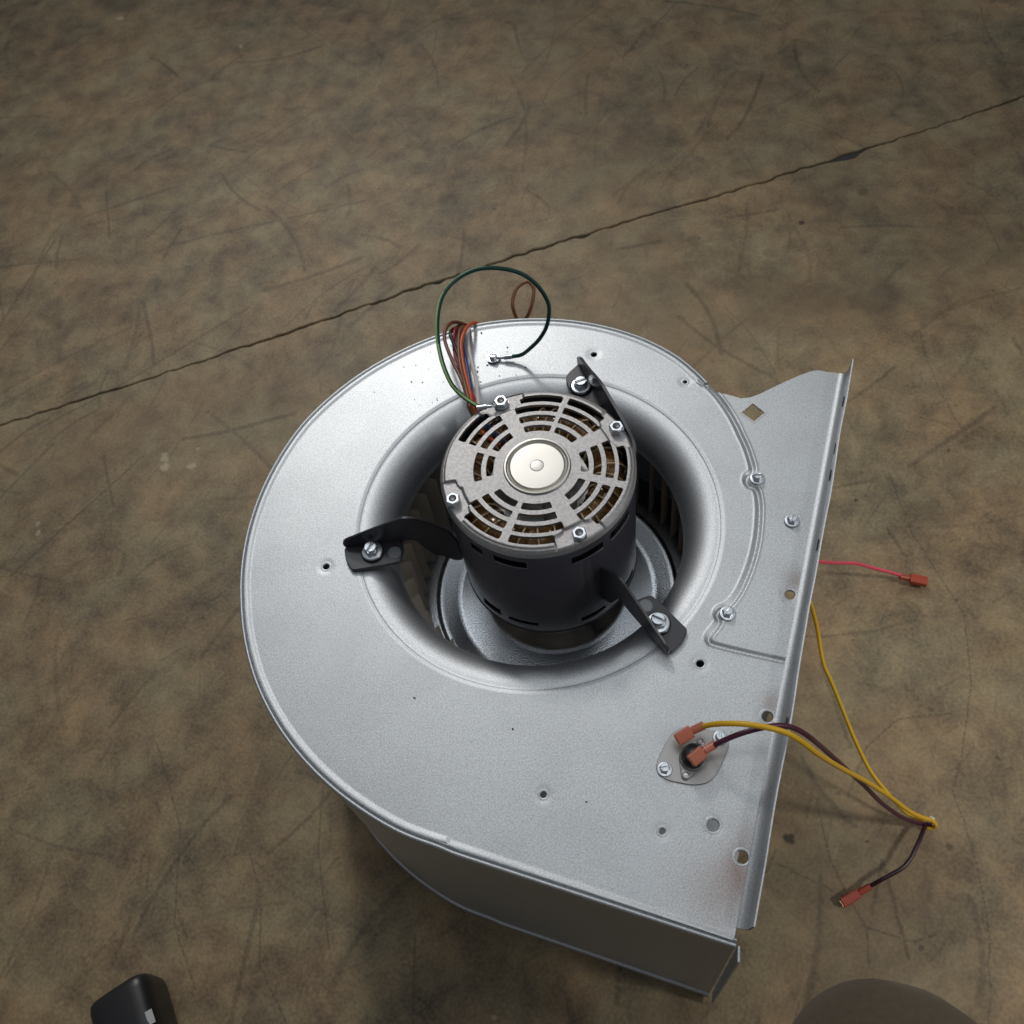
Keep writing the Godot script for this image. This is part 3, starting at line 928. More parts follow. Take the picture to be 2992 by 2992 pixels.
func build_motor(b: Node3D) -> void:
	var m := group_node("motor", b)
	m.position = Vector3(AX.x, TOP, AX.y)
	tag(m, "round electric motor with black can and vented aluminium end")
	var face := 0.0703
	# end bell: a polar skin with the vent slots left out
	var rs := [0.0246]
	for i in range(1, 10):
		rs.append(lerpf(0.0246, 0.0317, i / 9.0))
	for i in range(1, BANDS.size()):
		var n := 9 if i % 2 else 7
		for k in range(1, n + 1):
			rs.append(lerpf(BANDS[i - 1], BANDS[i], float(k) / n))
	for k in range(1, 11):
		rs.append(lerpf(0.0651, 0.0709, k / 10.0))
	var steps := 720
	var nr := rs.size()
	var gone := []
	var pts := []
	for i in steps:
		var deg := i * 0.5
		var row := PackedVector3Array()
		var hole := PackedByteArray()
		for j in nr:
			var a := deg_to_rad(deg)
			row.append(Vector3(rs[j] * cos(a), face + bell_height(rs[j], deg), rs[j] * sin(a)))
			var h := 0
			if j < nr - 1:
				var r: float = (rs[j] + rs[j + 1]) * 0.5
				for q in 4:
					if r > BANDS[q * 2] and r < BANDS[q * 2 + 1]:
						for sec in SECTORS:
							var a0: float = sec[q * 2]
							var a1: float = sec[q * 2 + 1]
							var mid := deg + 0.25
							if mid > a0 and mid < a1:
								# rounded corners
								var c := 0.0013
								var du := minf(mid - a0, a1 - mid) * PI / 180.0 * r
								var dv := minf(r - BANDS[q * 2], BANDS[q * 2 + 1] - r)
								if du > c or dv > c or Vector2(c - du, c - dv).length() < c:
									h = 1
			hole.append(h)
		pts.append(row)
		gone.append(hole)
	var s := st_new()
	new_group(s)
	for i in steps:
		var k := (i + 1) % steps
		for j in nr - 1:
			if not gone[i][j]:
				quad(s, pts[i][j], pts[k][j], pts[k][j + 1], pts[i][j + 1])
	new_group(s)
	var dn := Vector3.DOWN * 0.0028
	for i in steps:
		var k := (i + 1) % steps
		for j in nr - 1:
			if gone[i][j]:
				if not gone[k][j]:
					quad(s, pts[k][j], pts[k][j + 1], pts[k][j + 1] + dn, pts[k][j] + dn)
				if not gone[(i + steps - 1) % steps][j]:
					quad(s, pts[i][j], pts[i][j + 1], pts[i][j + 1] + dn, pts[i][j] + dn)
				if not gone[i][j + 1]:
					quad(s, pts[i][j + 1], pts[k][j + 1], pts[k][j + 1] + dn, pts[i][j + 1] + dn)
				if not gone[i][j - 1]:
					quad(s, pts[i][j], pts[k][j], pts[k][j] + dn, pts[i][j] + dn)
	lathe(s, [Vector2(0.0709, face - 0.0028), Vector2(0.0713, face - 0.0040), Vector2(0.0713, face - 0.0086), Vector2(0.0706, face - 0.0090)], 180)
	lathe(s, [Vector2(0.0246, face), Vector2(0.0246, face - 0.012)], 96)
	put("end_bell", s, M.cast_aluminium, m)
	# bearing cap in the middle
	var c := st_new()
	var cy := face
	lathe(c, [Vector2(0.0246, cy - 0.001), Vector2(0.0245, cy + 0.0006), Vector2(0.0238, cy + 0.0014), Vector2(0.0228, cy + 0.0015), Vector2(0.0221, cy + 0.0010), Vector2(0.0218, cy - 0.0004), Vector2(0.0212, cy - 0.0010), Vector2(0.0207, cy - 0.0004), Vector2(0.0202, cy + 0.0006), Vector2(0.0194, cy + 0.0010), Vector2(0.0120, cy + 0.00115), Vector2(0.0051, cy + 0.0011), Vector2(0.0048, cy + 0.0008), Vector2(0.0045, cy + 0.0011), Vector2(0.0030, cy + 0.00125), Vector2(0.0015, cy + 0.0013), Vector2(0.00002, cy + 0.0013)], 96, Vector2.ZERO, 12.0)
	put("bearing_cap", c, M.nickel, m)
	for k in 4:
		var a := deg_to_rad(NUTS[k])
		var o := build_nut(m, k)
		o.position = Vector3(cos(a) * 0.0660, face - 0.0021, sin(a) * 0.0660)
		o.position.x = cos(a) * 0.0655
		o.position.z = sin(a) * 0.0655
		o.rotation.y = 0.3 + k * 0.9
	# can with its louvre slots
	var slots := [[81.0, 101.5, 0.0455, 0.0535], [34.0, 55.0, 0.0440, 0.0520], [8.0, 28.0, 0.0450, 0.0535], [108.5, 118.5, 0.0440, 0.0525], [160.0, 180.0, 0.045, 0.053], [215.0, 235.0, 0.045, 0.053], [290.0, 310.0, 0.045, 0.053], [81.0, 101.0, -0.0500, -0.0455], [35.0, 53.0, -0.0520, -0.0465], [107.0, 122.0, -0.0500, -0.0420], [2.0, 19.0, -0.0540, -0.0480]]
	var cs := st_new()
	var ys := [0.0613]
	for i in 76:
		ys.append(0.0605 - i * 0.0016)
	var cr := 0.0706
	new_group(cs)
	for i in 360:
		var a0 := deg_to_rad(float(i))
		var a1 := deg_to_rad(float(i + 1))
		for j in ys.size() - 1:
			var ym: float = (ys[j] + ys[j + 1]) * 0.5
			var open := false
			for q in slots:
				if i + 0.5 > q[0] and i + 0.5 < q[1] and ym > q[2] and ym < q[3]:
					open = true
			if open: continue
			quad(cs, Vector3(cr * cos(a0), ys[j], cr * sin(a0)), Vector3(cr * cos(a1), ys[j], cr * sin(a1)), Vector3(cr * cos(a1), ys[j + 1], cr * sin(a1)), Vector3(cr * cos(a0), ys[j + 1], cr * sin(a0)))
	var yb: float = ys[-1]
	lathe(cs, [Vector2(cr, yb), Vector2(0.0710, yb - 0.0004), Vector2(0.0712, yb - 0.0014), Vector2(0.0706, yb - 0.0024), Vector2(0.0690, yb - 0.0030), Vector2(0.0650, yb - 0.0030), Vector2(0.0600, yb - 0.0075), Vector2(0.0220, yb - 0.0120), Vector2(0.0210, yb - 0.024), Vector2(0.0065, yb - 0.026), Vector2(0.0065, yb - 0.060)], 180)
	# rolled edges of the can's slots
	for q in slots:
		var lip := []
		for t in 9:
			var a := deg_to_rad(lerpf(q[0], q[1], t / 8.0))
			lip.append(Vector3(cr * cos(a), q[2], cr * sin(a)) * Vector3(1.003, 1, 1.003))
		tube(cs, lip, 0.0006, 6, 2)
	put("can", cs, M.black_paint, m)
	var la := st_new()
	lathe(la, [Vector2(0.0400, 0.0300), Vector2(0.0672, 0.0300), Vector2(0.0672, -0.0400), Vector2(0.0400, -0.0400)], 120)
	put("stator", la, M.lamination, m)
	# rotor with its cast fins
	var ro := st_new()
	lathe(ro, [Vector2(0.0100, 0.0580), Vector2(0.0230, 0.0580), Vector2(0.0235, 0.0500), Vector2(0.0370, 0.0500), Vector2(0.0380, 0.0350)], 96)
	for k in 9:
		prism(ro, PackedVector2Array([Vector2(0.026, -0.0011), Vector2(0.036, -0.0013), Vector2(0.036, 0.0013), Vector2(0.026, 0.0011)]), 0.050, 0.0610, 0.0004, Transform3D(Basis(Vector3.UP, TAU * k / 9.0 + 0.25), Vector3.ZERO))
	put("rotor", ro, M.rotor, m)
	# copper winding: a lumpy varnished ring laced with cord
	var wn := noise(FastNoiseLite.TYPE_SIMPLEX_SMOOTH, 120.0, 3, 61)
	var ws := st_new()
	var rows := []
	for k in 21:
		var t := TAU * k / 20.0
		var row := PackedVector3Array()
		for j in 220:
			var a := TAU * j / 220.0
			var base := Vector2(0.0510 + 0.0120 * cos(t), 0.0500 + 0.0110 * sin(t))
			var p := Vector3(base.x * cos(a), base.y, base.x * sin(a))
			var q := 0.0017 * wn.get_noise_3dv(p) + 0.0010 * sin(a * 24.0)
			base += Vector2(cos(t), sin(t)) * q
			row.append(Vector3(base.x * cos(a), base.y, base.x * sin(a)))
		rows.append(row)
	skin(ws, rows, true, 170.0)
	put("winding", ws, M.winding, m)
	var lc := st_new()
	for k in 30:
		var a := TAU * (k + rng.randf_range(-0.2, 0.2)) / 30.0
		var loop := []
		var lean := rng.randf_range(-0.09, 0.09)
		for i in 10:
			var t := lerpf(-0.5, PI + 0.5, i / 9.0)
			var aa := a + lean * cos(t)
			var r := 0.0510 + 0.0137 * cos(t)
			loop.append(Vector3(r * cos(aa), 0.0500 + 0.0127 * sin(t), r * sin(aa)))
		tube(lc, loop, 0.0007, 6, 2)
	put("lacing_cord", lc, M.lacing, m)
	# two leads that show through the vents
	for w in [[205.0, "wire_orange", 0.0], [211.0, "wire_blue", 0.004], [217.0, "wire_tan", 0.001]]:
		var s3 := st_new()
		var a := deg_to_rad(w[0])
		tube(s3, [Vector3(0.040 * cos(a + 0.05), 0.0600, 0.040 * sin(a + 0.05)), Vector3(0.050 * cos(a), 0.0628 + w[2] * 0.3, 0.050 * sin(a)), Vector3(0.060 * cos(a + 0.04), 0.0605, 0.060 * sin(a + 0.04)), Vector3(0.0665 * cos(a + 0.12), 0.048, 0.0665 * sin(a + 0.12))], 0.0016, 10, 6)
		put("lead_wire", s3, M[w[1]], m)

func hex_r(t: float, af: float) -> float:
	return af * 0.5 / cos(fposmod(t, PI / 3.0) - PI / 6.0)

func hex_rows(prof: Array, n := 48) -> Array:
	# prof: x = across flats (or negative for a round radius), y = height
	var rows := []
	for p in prof:
		var row := PackedVector3Array()
		for j in n:
			var t := TAU * j / n
			var r: float = hex_r(t, p.x) if p.x > 0.0 else -p.x
			if p.x > 0.0 and p.size() == 3:
				r = minf(r, p[2])
			row.append(Vector3(r * cos(t), p.y, r * sin(t)))
		rows.append(row)
	return rows

func ring(r: float, y: float, n := 48) -> PackedVector3Array:
	var row := PackedVector3Array()
	for j in n:
		row.append(Vector3(r * cos(TAU * j / n), y, r * sin(TAU * j / n)))
	return row

func hexring(af: float, y: float, cap := 1.0, n := 48) -> PackedVector3Array:
	var row := PackedVector3Array()
	for j in n:
		var t := TAU * j / n
		var r := minf(hex_r(t, af), cap)
		row.append(Vector3(r * cos(t), y, r * sin(t)))
	return row

func hexagon(af: float) -> PackedVector2Array:
	return circle(af * 0.5 / cos(PI / 6.0), 6)

func build_nut(parent: Node3D, k: int) -> Node3D:
	var s := st_new()
	prism(s, hexagon(0.0096), 0.0, 0.0056, 0.0007)
	var o := put("nut", s, M.zinc_bolt, parent)
	var t := st_new()
	lathe(t, [Vector2(0.0029, 0.0056), Vector2(0.0028, 0.0059), Vector2(0.0025, 0.0057), Vector2(0.00002, 0.0056)], 24)
	put("stud", t, M.lamination, o)
	return o

func build_bolt(parent: Node3D, size: float, slot_turn: float, washer := true) -> MeshInstance3D:
	# slotted hexagon head on a flange
	var s := st_new()
	var w := size
	if washer:
		lathe(s, [Vector2(w * 0.80, 0.0), Vector2(w * 0.80, w * 0.08), Vector2(w * 0.74, w * 0.15), Vector2(w * 0.5, w * 0.18)], 40)
	prism(s, hexagon(w), w * 0.1, w * 0.58, w * 0.07)
	for side in [-1.0, 1.0]:
		var poly := PackedVector2Array()
		var g := w * 0.09
		var rr := w * 0.45
		var a0 := asin(g / rr)
		for i in 13:
			var t := lerpf(a0, PI - a0, i / 12.0)
			poly.append(Vector2(cos(t) * rr, sin(t) * rr * side))
		prism(s, poly, w * 0.50, w * 0.76, w * 0.04, Transform3D(Basis(Vector3.UP, slot_turn), Vector3.ZERO))
	return put("bolt" if size > 0.008 else "screw", s, M.zinc_bolt, parent)

# ---------------------------------------------------------------- brackets
func build_bracket(b: Node3D, deg: float, k: int) -> void:
	var n := group_node("motor_bracket", b)
	# own axes: x outwards along the arm, z across (towards the side of the foot)
	n.rotation.y = -deg_to_rad(deg)
	n.position.y = TOP
	var s := st_new()
	if k == 1:
		# this one is swung round its bolt, so that its arm passes beside the can
		prism(s, rounded([Vector2(0.1560, -0.0090), Vector2(0.1410, -0.0160), Vector2(0.1320, -0.0138), Vector2(0.1225, -0.0058), Vector2(0.1120, 0.0060), Vector2(0.1150, 0.0250), Vector2(0.1200, 0.0240)], 0.004, 4), 0.0012, 0.0036, 0.0007)
		var way := mm([156, 11, -9.5, 150.5, 16.3, -4.9, 137.8, 21.4, 5.2, 116, 32.4, 22.6, 99.7, 33.7, 35.5, 76, 34, 54.3, 62.5, 31, 63, 50, 26, 64, 38, 18, 60])
		var outside := [PackedVector3Array(), PackedVector3Array(), PackedVector3Array(), PackedVector3Array(), PackedVector3Array()]
		for i in 41:
			var p := along(way, i / 5.0)
			var d := along(way, minf(i / 5.0 + 0.1, 8.0)) - along(way, maxf(i / 5.0 - 0.1, 0.0))
			var side := Vector3(d.z, 0, -d.x).normalized() * 0.0012
			var low := lerpf(0.0016, -0.026, smoothstep(17.0, 24.0, i))
			outside[0].append(Vector3(p.x, low, p.z) + side)
			outside[1].append(p + side)
			outside[2].append(p - side)
			outside[3].append(Vector3(p.x, low, p.z) - side)
			outside[4].append(Vector3(p.x, low, p.z) + side)
		skin(s, outside)
		var first := []
		for q in 4:
			first.append(outside[q][0])
		s.set_smooth_group(-1)
		quad(s, first[0], first[1], first[2], first[3])
	else:
		var foot := rounded([Vector2(0.1060, 0.0055), Vector2(0.1520, 0.0105), Vector2(0.1520, -0.0020), Vector2(0.1480, -0.0120), Vector2(0.1240, -0.0135), Vector2(0.1100, -0.0138), Vector2(0.1058, -0.0040)], 0.003, 4)
		prism(s, foot, 0.0012, 0.0036, 0.0007)
		# upright web: outline in (x, height); it leans from the foot's edge to the motor
		var web := rounded([Vector2(0.1520, 0.0016), Vector2(0.1520, 0.0100), Vector2(0.1490, 0.0136), Vector2(0.1272, 0.0239), Vector2(0.1092, 0.0320), Vector2(0.0988, 0.0362), Vector2(0.0900, 0.0335), Vector2(0.0790, 0.0235), Vector2(0.0690, 0.0100), Vector2(0.0640, -0.0060), Vector2(0.0640, -0.0365), Vector2(0.0700, -0.0365), Vector2(0.0780, -0.0275), Vector2(0.0860, -0.0215), Vector2(0.0905, -0.0110), Vector2(0.0950, 0.0010), Vector2(0.0990, 0.0040), Vector2(0.1040, 0.0030), Vector2(0.1080, 0.0016)], 0.004, 4)
		var dirx := Vector3(0.0457, 0, 0.0060).normalized()   # along the fold, outwards
		var nz := Vector3(-dirx.z, 0, dirx.x)
		var org := Vector3(0.1060, 0, 0.0045)
		# prism works in (x, z) with thickness along y: turn it so that its z is up
		var xf := Transform3D(Basis(dirx, nz, Vector3.UP), org - dirx * 0.1060)
		prism(s, web, 0.0, 0.0023, 0.0006, xf)
	var o := put("arm", s, M.bracket_paint, n)
	o.set_meta("label", "black painted steel arm with a flat foot")
	# rubber seat under the bolt
	var g := st_new()
	lathe(g, [Vector2(0.0092, 0.0030), Vector2(0.0092, 0.0050), Vector2(0.0084, 0.0056), Vector2(0.0060, 0.0056)], 40, Vector2(0.1301, 0.0))
	put("grommet", g, M.bakelite, n)
	var bo := build_bolt(n, 0.0105, [0.9, 2.2, 0.35][k])
	bo.position = Vector3(0.1301, 0.0050, 0.0)
	# spare hole in the foot
	var h := st_new()
	lathe(h, [Vector2(0.0054, 0.0038), Vector2(0.0050, 0.0040), Vector2(0.0048, 0.0037), Vector2(0.00001, 0.0037)], 32, Vector2(0.1135, -0.0045))
	put("spare_hole", h, M.hole_grey, n)

func build_screws(b: Node3D) -> void:
	for q in [[157.7, -74.9, 0.4, 0.0074], [189.4, -42.9, 1.2, 0.0072], [157.8, 44.8, 0.9, 0.0074], [-82.6, -146.6, 0.2, 0.0066]]:
		var o := build_bolt(b, q[3], q[2])
		o.position = Vector3(q[0] * 0.001, TOP + 0.0004 + (0.001 if q[0] < 0 else 0.0), q[1] * 0.001)
	# paint chips lying near the leads
	var s := st_new()
	for i in 70:
		var c := Vector2(-0.105, -0.115) + Vector2(rng.randfn(0, 0.034), rng.randfn(0, 0.030))
		if i > 56:
			c = Vector2(rng.randf_range(-0.2, 0.19), rng.randf_range(-0.15, 0.24))
		if c.length() < 0.145 or c.length() > plate_edge(rad_to_deg(c.angle())) - 0.004: continue
		var p := PackedVector2Array()
		var r := rng.randf_range(0.0004, 0.0013)
		var st := rng.randf_range(0.35, 1.0)
		var tn := rng.randf() * TAU
		for k in 6:
			p.append(c + (Vector2.from_angle(TAU * k / 6.0) * r * rng.randf_range(0.5, 1.2) * Vector2(1, st)).rotated(tn))
		if Geometry2D.triangulate_polygon(p).size() < 6: continue
		prism(s, p, TOP, TOP + 0.00045)
	put("paint_chips", s, M.chip_black, b).set_meta("kind", "stuff")

func build_thermostat(b: Node3D) -> void:
	var t := group_node("limit_switch", b)
	tag(t, "round black limit switch on a grey steel plate with two wire connectors")
	t.position.y = TOP
	var out := [Vector2(0.1487, 0.1341), Vector2(0.1400, 0.1395), Vector2(0.1362, 0.1500), Vector2(0.1334, 0.1635), Vector2(0.1338, 0.1696), Vector2(0.1414, 0.1748), Vector2(0.1603, 0.1735), Vector2(0.1697, 0.1690), Vector2(0.1740, 0.1600), Vector2(0.1772, 0.1413), Vector2(0.1762, 0.1365), Vector2(0.1649, 0.1330)]
	var s := st_new()
	prism(s, rounded(out, 0.006, 4), 0.0002, 0.0011, 0.0003)
	put("mounting_plate", s, M.stainless, t)
	for q in [[139.6, 168.0, 0.5], [170.6, 137.3, 1.9]]:
		var o := build_bolt(t, 0.0064, q[2])
		o.position = Vector3(q[0] * 0.001, 0.0010, q[1] * 0.001)
	# flanged metal cup with two ears
	var c := Vector2(0.1560, 0.1562)
	var ear := Vector2(-0.0022, 0.0125)
	var e := st_new()
	var hull := PackedVector2Array()
	hull.append_array(circle(0.0092, 32, c))
	hull.append_array(circle(0.0030, 16, c + ear))
	hull.append_array(circle(0.0030, 16, c - ear))
	var hh := Geometry2D.convex_hull(hull)
	hh.remove_at(hh.size() - 1)
	prism(e, hh, 0.0012, 0.0024, 0.0004)
	lathe(e, [Vector2(0.0091, 0.0024), Vector2(0.0088, 0.0040), Vector2(0.0082, 0.0052), Vector2(0.0076, 0.0053)], 40, c)
	put("cup", e, M.cast_aluminium, t)
	for k in [1.0, -1.0]:
		var r := st_new()
		lathe(r, [Vector2(0.0024, 0.0026), Vector2(0.0019, 0.0029), Vector2(0.0017, 0.0026), Vector2(0.00001, 0.0025)], 24, c + ear * k)
		put("ear_hole", r, M.steel, t)
	var d := st_new()
	lathe(d, [Vector2(0.0080, 0.0040), Vector2(0.0080, 0.0105), Vector2(0.0074, 0.0115), Vector2(0.0058, 0.0112), Vector2(0.0050, 0.0108), Vector2(0.00001, 0.0108)], 40, c)
	put("switch_body", d, M.bakelite, t)
	var dot := st_new()
	lathe(dot, [Vector2(0.0014, 0.0108), Vector2(0.0012, 0.0114), Vector2(0.00001, 0.0115)], 20, c + Vector2(-0.0008, -0.0012))
	put("reset_button", dot, M.blue_dot, t)

func wire(n: String, flat: Array, r: float, m: Material, parent: Node, seg := 12) -> MeshInstance3D:
	var s := st_new()
	tube(s, mm(flat), r, seg)
	return put(n, s, m, parent)

func crimp(s: SurfaceTool, a: Vector3, c: Vector3, r: float) -> void:
	tube(s, [a, a.lerp(c, 0.45), a.lerp(c, 0.55), c], r, 10, 3)

func build_leads(b: Node3D) -> void:
	var green := Color(0.007, 0.058, 0.040)
	var lime := Color(0.36, 0.56, 0.20)
	var s := st_new()
	var tint := []
	var n := (GREEN.size() / 3 - 1) * 8 + 1
	for i in n:
		var row := PackedColorArray()
		for j in 18:
			row.append(lime if posmod(j - int(round(7.0 * i / n + 4.0)), 18) < 3 else green)
		tint.append(row)
	tube(s, mm(GREEN), 0.0017, 18, 8, tint)
	var w := put("ground_wire", s, M.wire_printed, b)
	w.set_meta("label", "green ground wire with a yellow stripe, standing in a loop")
	# ring lugs at both ends
	for k in 2:
		var p := mm(LUGS.slice(k * 9, k * 9 + 9))
		var l := st_new()
		crimp(l, p[0] + (p[0] - p[1]) * 0.25, p[0].lerp(p[1], 0.55), 0.0021)
		var c: Vector3 = p[2]
		if k == 0:
			var a := deg_to_rad(NUTS[0])
			c = Vector3(AX.x + cos(a) * 0.0655, TOP + 0.0703 - 0.0014, AX.y + sin(a) * 0.0655)
		var d: Vector3 = (c - p[1])
		tube(l, [p[0].lerp(p[1], 0.5), p[1], c - d.normalized() * 0.005], 0.0013, 8, 3)
		lathe(l, [Vector2(0.0040, c.y + 0.0002), Vector2(0.0058, c.y + 0.0002), Vector2(0.0060, c.y + 0.0006), Vector2(0.0058, c.y + 0.0012), Vector2(0.0040, c.y + 0.0012)], 28, Vector2(c.x, c.z))
		put("ring_lug", l, M.zinc_bolt, w)
	for q in [[BROWNA, "wire_brown", "dark brown motor lead in the widest bend"], [RED, "wire_red", "red motor lead"], [BLACK, "wire_black", "black motor lead"], [BROWNB, "wire_tan", "lighter brown motor lead"], [ORANGE, "wire_orange", "orange motor lead"], [BLUE, "wire_blue", "blue motor lead"], [WHITE, "wire_white", "white motor lead"]]:
		var path: Array = ([] if q[1] == "wire_black" else [-52, 268, -50, -58, 284, -58]) + q[0]
		wire("motor_lead", path, 0.0016, M[q[1]], b).set_meta("label", q[2])
	wire("motor_lead", LOOP, 0.0017, M.wire_tan, b).set_meta("label", "brown wire loop behind the casing")

# ---------------------------------------------------------------- loose wiring
func connector(parent: Node3D, a: Vector3, m: Vector3, e: Vector3, up: Vector3, mt: Material, size := Vector2(0.0075, 0.0048)) -> void:
	# round barrel on the wire, then a flat insulated blade socket
	var o := group_node("connector", parent)
	var s := st_new()
	var d := (m - a).normalized()
	tube(s, [a - d * 0.001, a.lerp(m, 0.5), m], 0.0029, 14, 4)
	var f := frame(m.lerp(e, 0.12), e - m, up)
	var w := size.x * 0.5
	var h := size.y * 0.5
	var poly := rounded([Vector2(-w, -h), Vector2(w, -h), Vector2(w, h), Vector2(-w, h)], 0.0012, 3)
	prism(s, poly, -0.0006, m.distance_to(e) * 0.95, 0.0006, f)
	tube(s, [m - d * 0.0005, m.lerp(e, 0.15)], 0.0022, 12, 3)
	put("sleeve", s, mt, o)
	var t := st_new()
	prism(t, PackedVector2Array([Vector2(-w * 0.7, -0.0005), Vector2(w * 0.7, -0.0005), Vector2(w * 0.7, 0.0005), Vector2(-w * 0.7, 0.0005)]), m.distance_to(e) * 0.90, m.distance_to(e) * 0.985, 0.0, f)
	put("socket", t, M.brass, o)

func printed(flat: Array, base: Color, ink: Color, from: float, to: float, sd: int, parent: Node, n: String) -> void:
	var s := st_new()
	var r := RandomNumberGenerator.new()
	r.seed = sd
	var tint := []
	var k := (flat.size() / 3 - 1) * 10 + 1
	for i in k:
		var t := float(i) / k
		var marked := t > from and t < to and r.randf() < 0.55 and fposmod(t * 9.0, 1.0) < 0.8
		var row := PackedColorArray()
		for j in 14:
			row.append(ink if marked and (j == 9 or j == 10) else base)
		tint.append(row)
	tube(s, mm(flat), 0.00185, 14, 10, tint)
	put(n, s, M.wire_printed, parent)

func build_harness() -> void:
	var h := group_node("wire_harness", self)
	h.rotation.y = TURN
	tag(h, "loose yellow and purple wires plugged onto the limit switch and hanging to the floor", "wire harness")
	wire("yellow_wire", YELLOW, 0.0019, M.wire_yellow, h, 14)
	wire("yellow_wire", YELLOWB, 0.0017, M.wire_yellow, h)
	printed(PURPLE, Color(0.085, 0.017, 0.042), Color(0.62, 0.42, 0.46), 0.02, 0.34, 5, h, "purple_wire")
	printed(PURPLEB, Color(0.030, 0.006, 0.014), Color(0.030, 0.006, 0.014), 2.0, 2.0, 6, h, "purple_wire")
	var p := mm(CON_Y)
	connector(h, p[0], p[1], p[2], Vector3(0.3, 0.9, 0.1), M.salmon_nylon, Vector2(0.0085, 0.0062))
	p = mm(CON_P)
	connector(h, p[0], p[1], p[2], Vector3(0.2, 0.9, 0.3), M.salmon_nylon, Vector2(0.0085, 0.0062))
	p = mm(CON_PB)
	connector(h, p[0], p[1], p[2], Vector3.UP, M.red_nylon, Vector2(0.0080, 0.0055))
	p = mm(FERR)
	var s := st_new()
	tube(s, [p[0], p[0].lerp(p[1], 0.5), p[1]], 0.0017, 12, 3)
	put("wire_ferrule", s, M.wire_white, h)

func build_pink_lead() -> void:
	var h := group_node("pink_lead", self)
	h.rotation.y = TURN
	tag(h, "short pink wire with a red insulated connector on the floor right of the blower", "wire")
	wire("pink_wire", PINK, 0.0017, M.wire_pink, h)
	var p := mm(CON_PK)
	connector(h, p[0], p[1], p[3], Vector3.UP, M.red_nylon, Vector2(0.0095, 0.0065))

# ---------------------------------------------------------------- at the picture's lower edge
func build_tool() -> void:
	var t := group_node("cordless_tool", self)
	tag(t, "end of a black and red cordless tool at the lower left corner of the picture", "power tool")
	t.position = Vector3(-0.429, 0.0, 0.235)
	var d := Vector3(0.30, 0, 0.95).normalized()     # the tool's length, out of the picture
	var side := Vector3(d.z, 0, -d.x)
	var s := st_new()
	var rows := []
	# rounded end, then a long body; section is a squarish oval
	var prof := [[-0.0012, 0.02], [-0.0010, 0.80], [0.0004, 0.91], [0.0032, 0.975], [0.009, 1.0], [0.030, 1.0], [0.060, 1.0], [0.064, 1.06], [0.100, 1.08], [0.170, 1.05], [0.172, 0.4]]
	for p in prof:
		var row := PackedVector3Array()
		for j in 40:
			var a := TAU * j / 40.0
			var c := Vector2(signf(cos(a)) * pow(absf(cos(a)), 0.45), signf(sin(a)) * pow(absf(sin(a)), 0.45))
			var slant: float = 0.002 * c.x * clampf(1.0 - p[0] / 0.03, 0.0, 1.0)
			row.append(d * (p[0] - slant) + side * c.x * 0.0275 * p[1] + Vector3.UP * (0.0290 + c.y * 0.0290 * minf(p[1], 1.0)))
		rows.append(row)
	skin(s, rows, true, 60.0)
	put("tool_body", s, M.tool_black, t)
	var r := st_new()
	tube(r, [d * 0.030 - side * 0.004 + Vector3.UP * 0.0575, d * 0.075 + side * 0.001 + Vector3.UP * 0.0585, d * 0.12 + side * 0.001 + Vector3.UP * 0.0600], 0.0011, 8, 5)
	put("trim_line", r, M.tool_red, t)
	var r2 := st_new()
	prism(r2, rounded([Vector2(-0.006, -0.004), Vector2(0.006, -0.004), Vector2(0.006, 0.010), Vector2(-0.006, 0.010)], 0.003), 0.0, 0.004, 0.001, Transform3D(Basis(side, Vector3.UP, -d), d * 0.064 - side * 0.026 + Vector3.UP * 0.0555))
	put("red_latch", r2, M.tool_red, t)
	var r4 := st_new()
	prism(r4, rounded([Vector2(-0.007, -0.03), Vector2(0.007, -0.03), Vector2(0.007, 0.03), Vector2(-0.007, 0.03)], 0.004), 0.0, 0.012, 0.002, Transform3D(Basis(side, Vector3.UP, -d), d * 0.085 + side * 0.027 + Vector3.UP * 0.034))
	put("red_grip", r4, M.tool_red, t)
	var r3 := st_new()
	prism(r3, PackedVector2Array([Vector2(-0.003, -0.006), Vector2(0.003, -0.006), Vector2(0.003, 0.005), Vector2(-0.003, 0.005)]), 0.0, 0.0006, 0.0, Transform3D(Basis(side, Vector3(0.35, 0.9, 0).normalized(), -d).orthonormalized(), d * 0.036 + side * 0.0225 + Vector3.UP * 0.0560))
	put("rating_label", r3, M.tool_print, t)

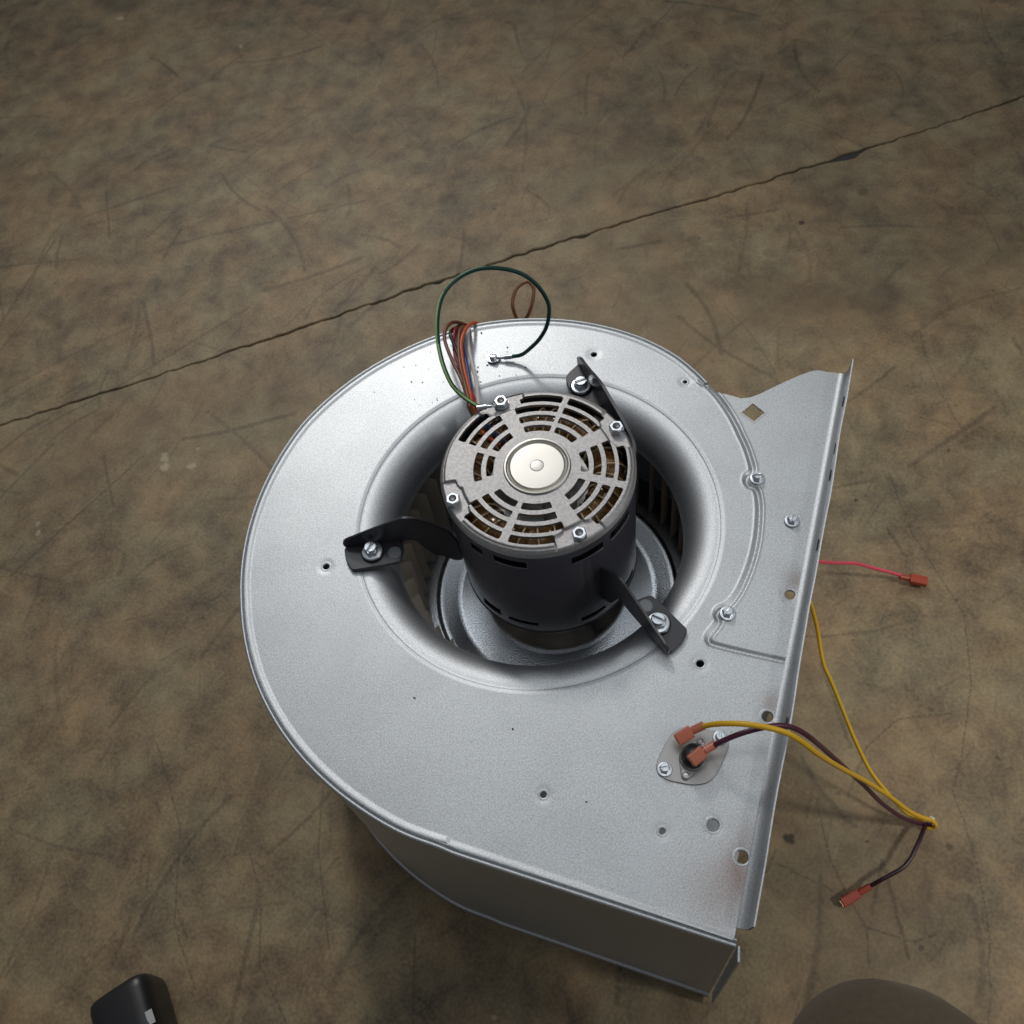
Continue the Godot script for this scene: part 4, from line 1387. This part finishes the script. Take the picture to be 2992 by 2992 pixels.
func build_leg() -> void:
	var l := group_node("person", self)
	tag(l, "knee of a kneeling person in drab trousers at the lower right edge of the picture", "person")
	var knee := Vector3(0.110, 0.352, 0.434)
	var hip := knee + Vector3(-0.02, 0.02, 0.46)
	var ankle := Vector3(0.17, 0.08, 0.74)
	l.position = Vector3(0.17, 0.0, 0.74)
	var s := st_new()
	var nz := noise(FastNoiseLite.TYPE_SIMPLEX_SMOOTH, 11.0, 3, 81)
	# thigh to knee to shin as one bent sleeve
	var path := [hip, hip.lerp(knee, 0.45) + Vector3(0, 0.015, 0), knee.lerp(hip, 0.18) + Vector3(0, 0.006, 0), knee + Vector3(0, -0.012, -0.004), knee.lerp(ankle, 0.22) + Vector3(0, -0.01, -0.02), knee.lerp(ankle, 0.6), ankle]
	var rad := [0.088, 0.080, 0.071, 0.066, 0.062, 0.056, 0.050]
	var rows := []
	var x := Vector3.RIGHT
	for i in 61:
		var t := i / 60.0 * 6.0
		var p := along(path, t)
		var q := along(path, minf(t + 0.05, 6.0)) - along(path, maxf(t - 0.05, 0.0))
		var d := q.normalized()
		x = (x - d * x.dot(d)).normalized()
		var y := x.cross(d)
		var k := mini(int(t), 5)
		var r := lerpf(rad[k], rad[k + 1], t - k)
		var row := PackedVector3Array()
		for j in 48:
			var a := TAU * j / 48.0
			var v := x * cos(a) + y * sin(a)
			row.append(p - l.position + v * (r + 0.0035 * nz.get_noise_3dv(p + v * r)))
		rows.append(row)
	skin(s, rows, true, 170.0)
	put("trouser_leg", s, M.trousers, l)
	var bo := st_new()
	var br := []
	for p in [[-0.06, 0.02], [-0.055, 0.036], [-0.03, 0.046], [0.05, 0.046], [0.12, 0.048], [0.165, 0.042], [0.185, 0.026], [0.188, 0.008]]:
		var row := PackedVector3Array()
		for j in 28:
			var a := TAU * j / 28.0
			row.append(Vector3(p[1] * cos(a), maxf(0.001, 0.045 + 0.05 * sin(a) * (1.0 - 0.45 * smoothstep(0.06, 0.18, p[0]))), -p[0]))
		br.append(row)
	skin(bo, br, true, 60.0)
	put("boot", bo, M.boot, l)
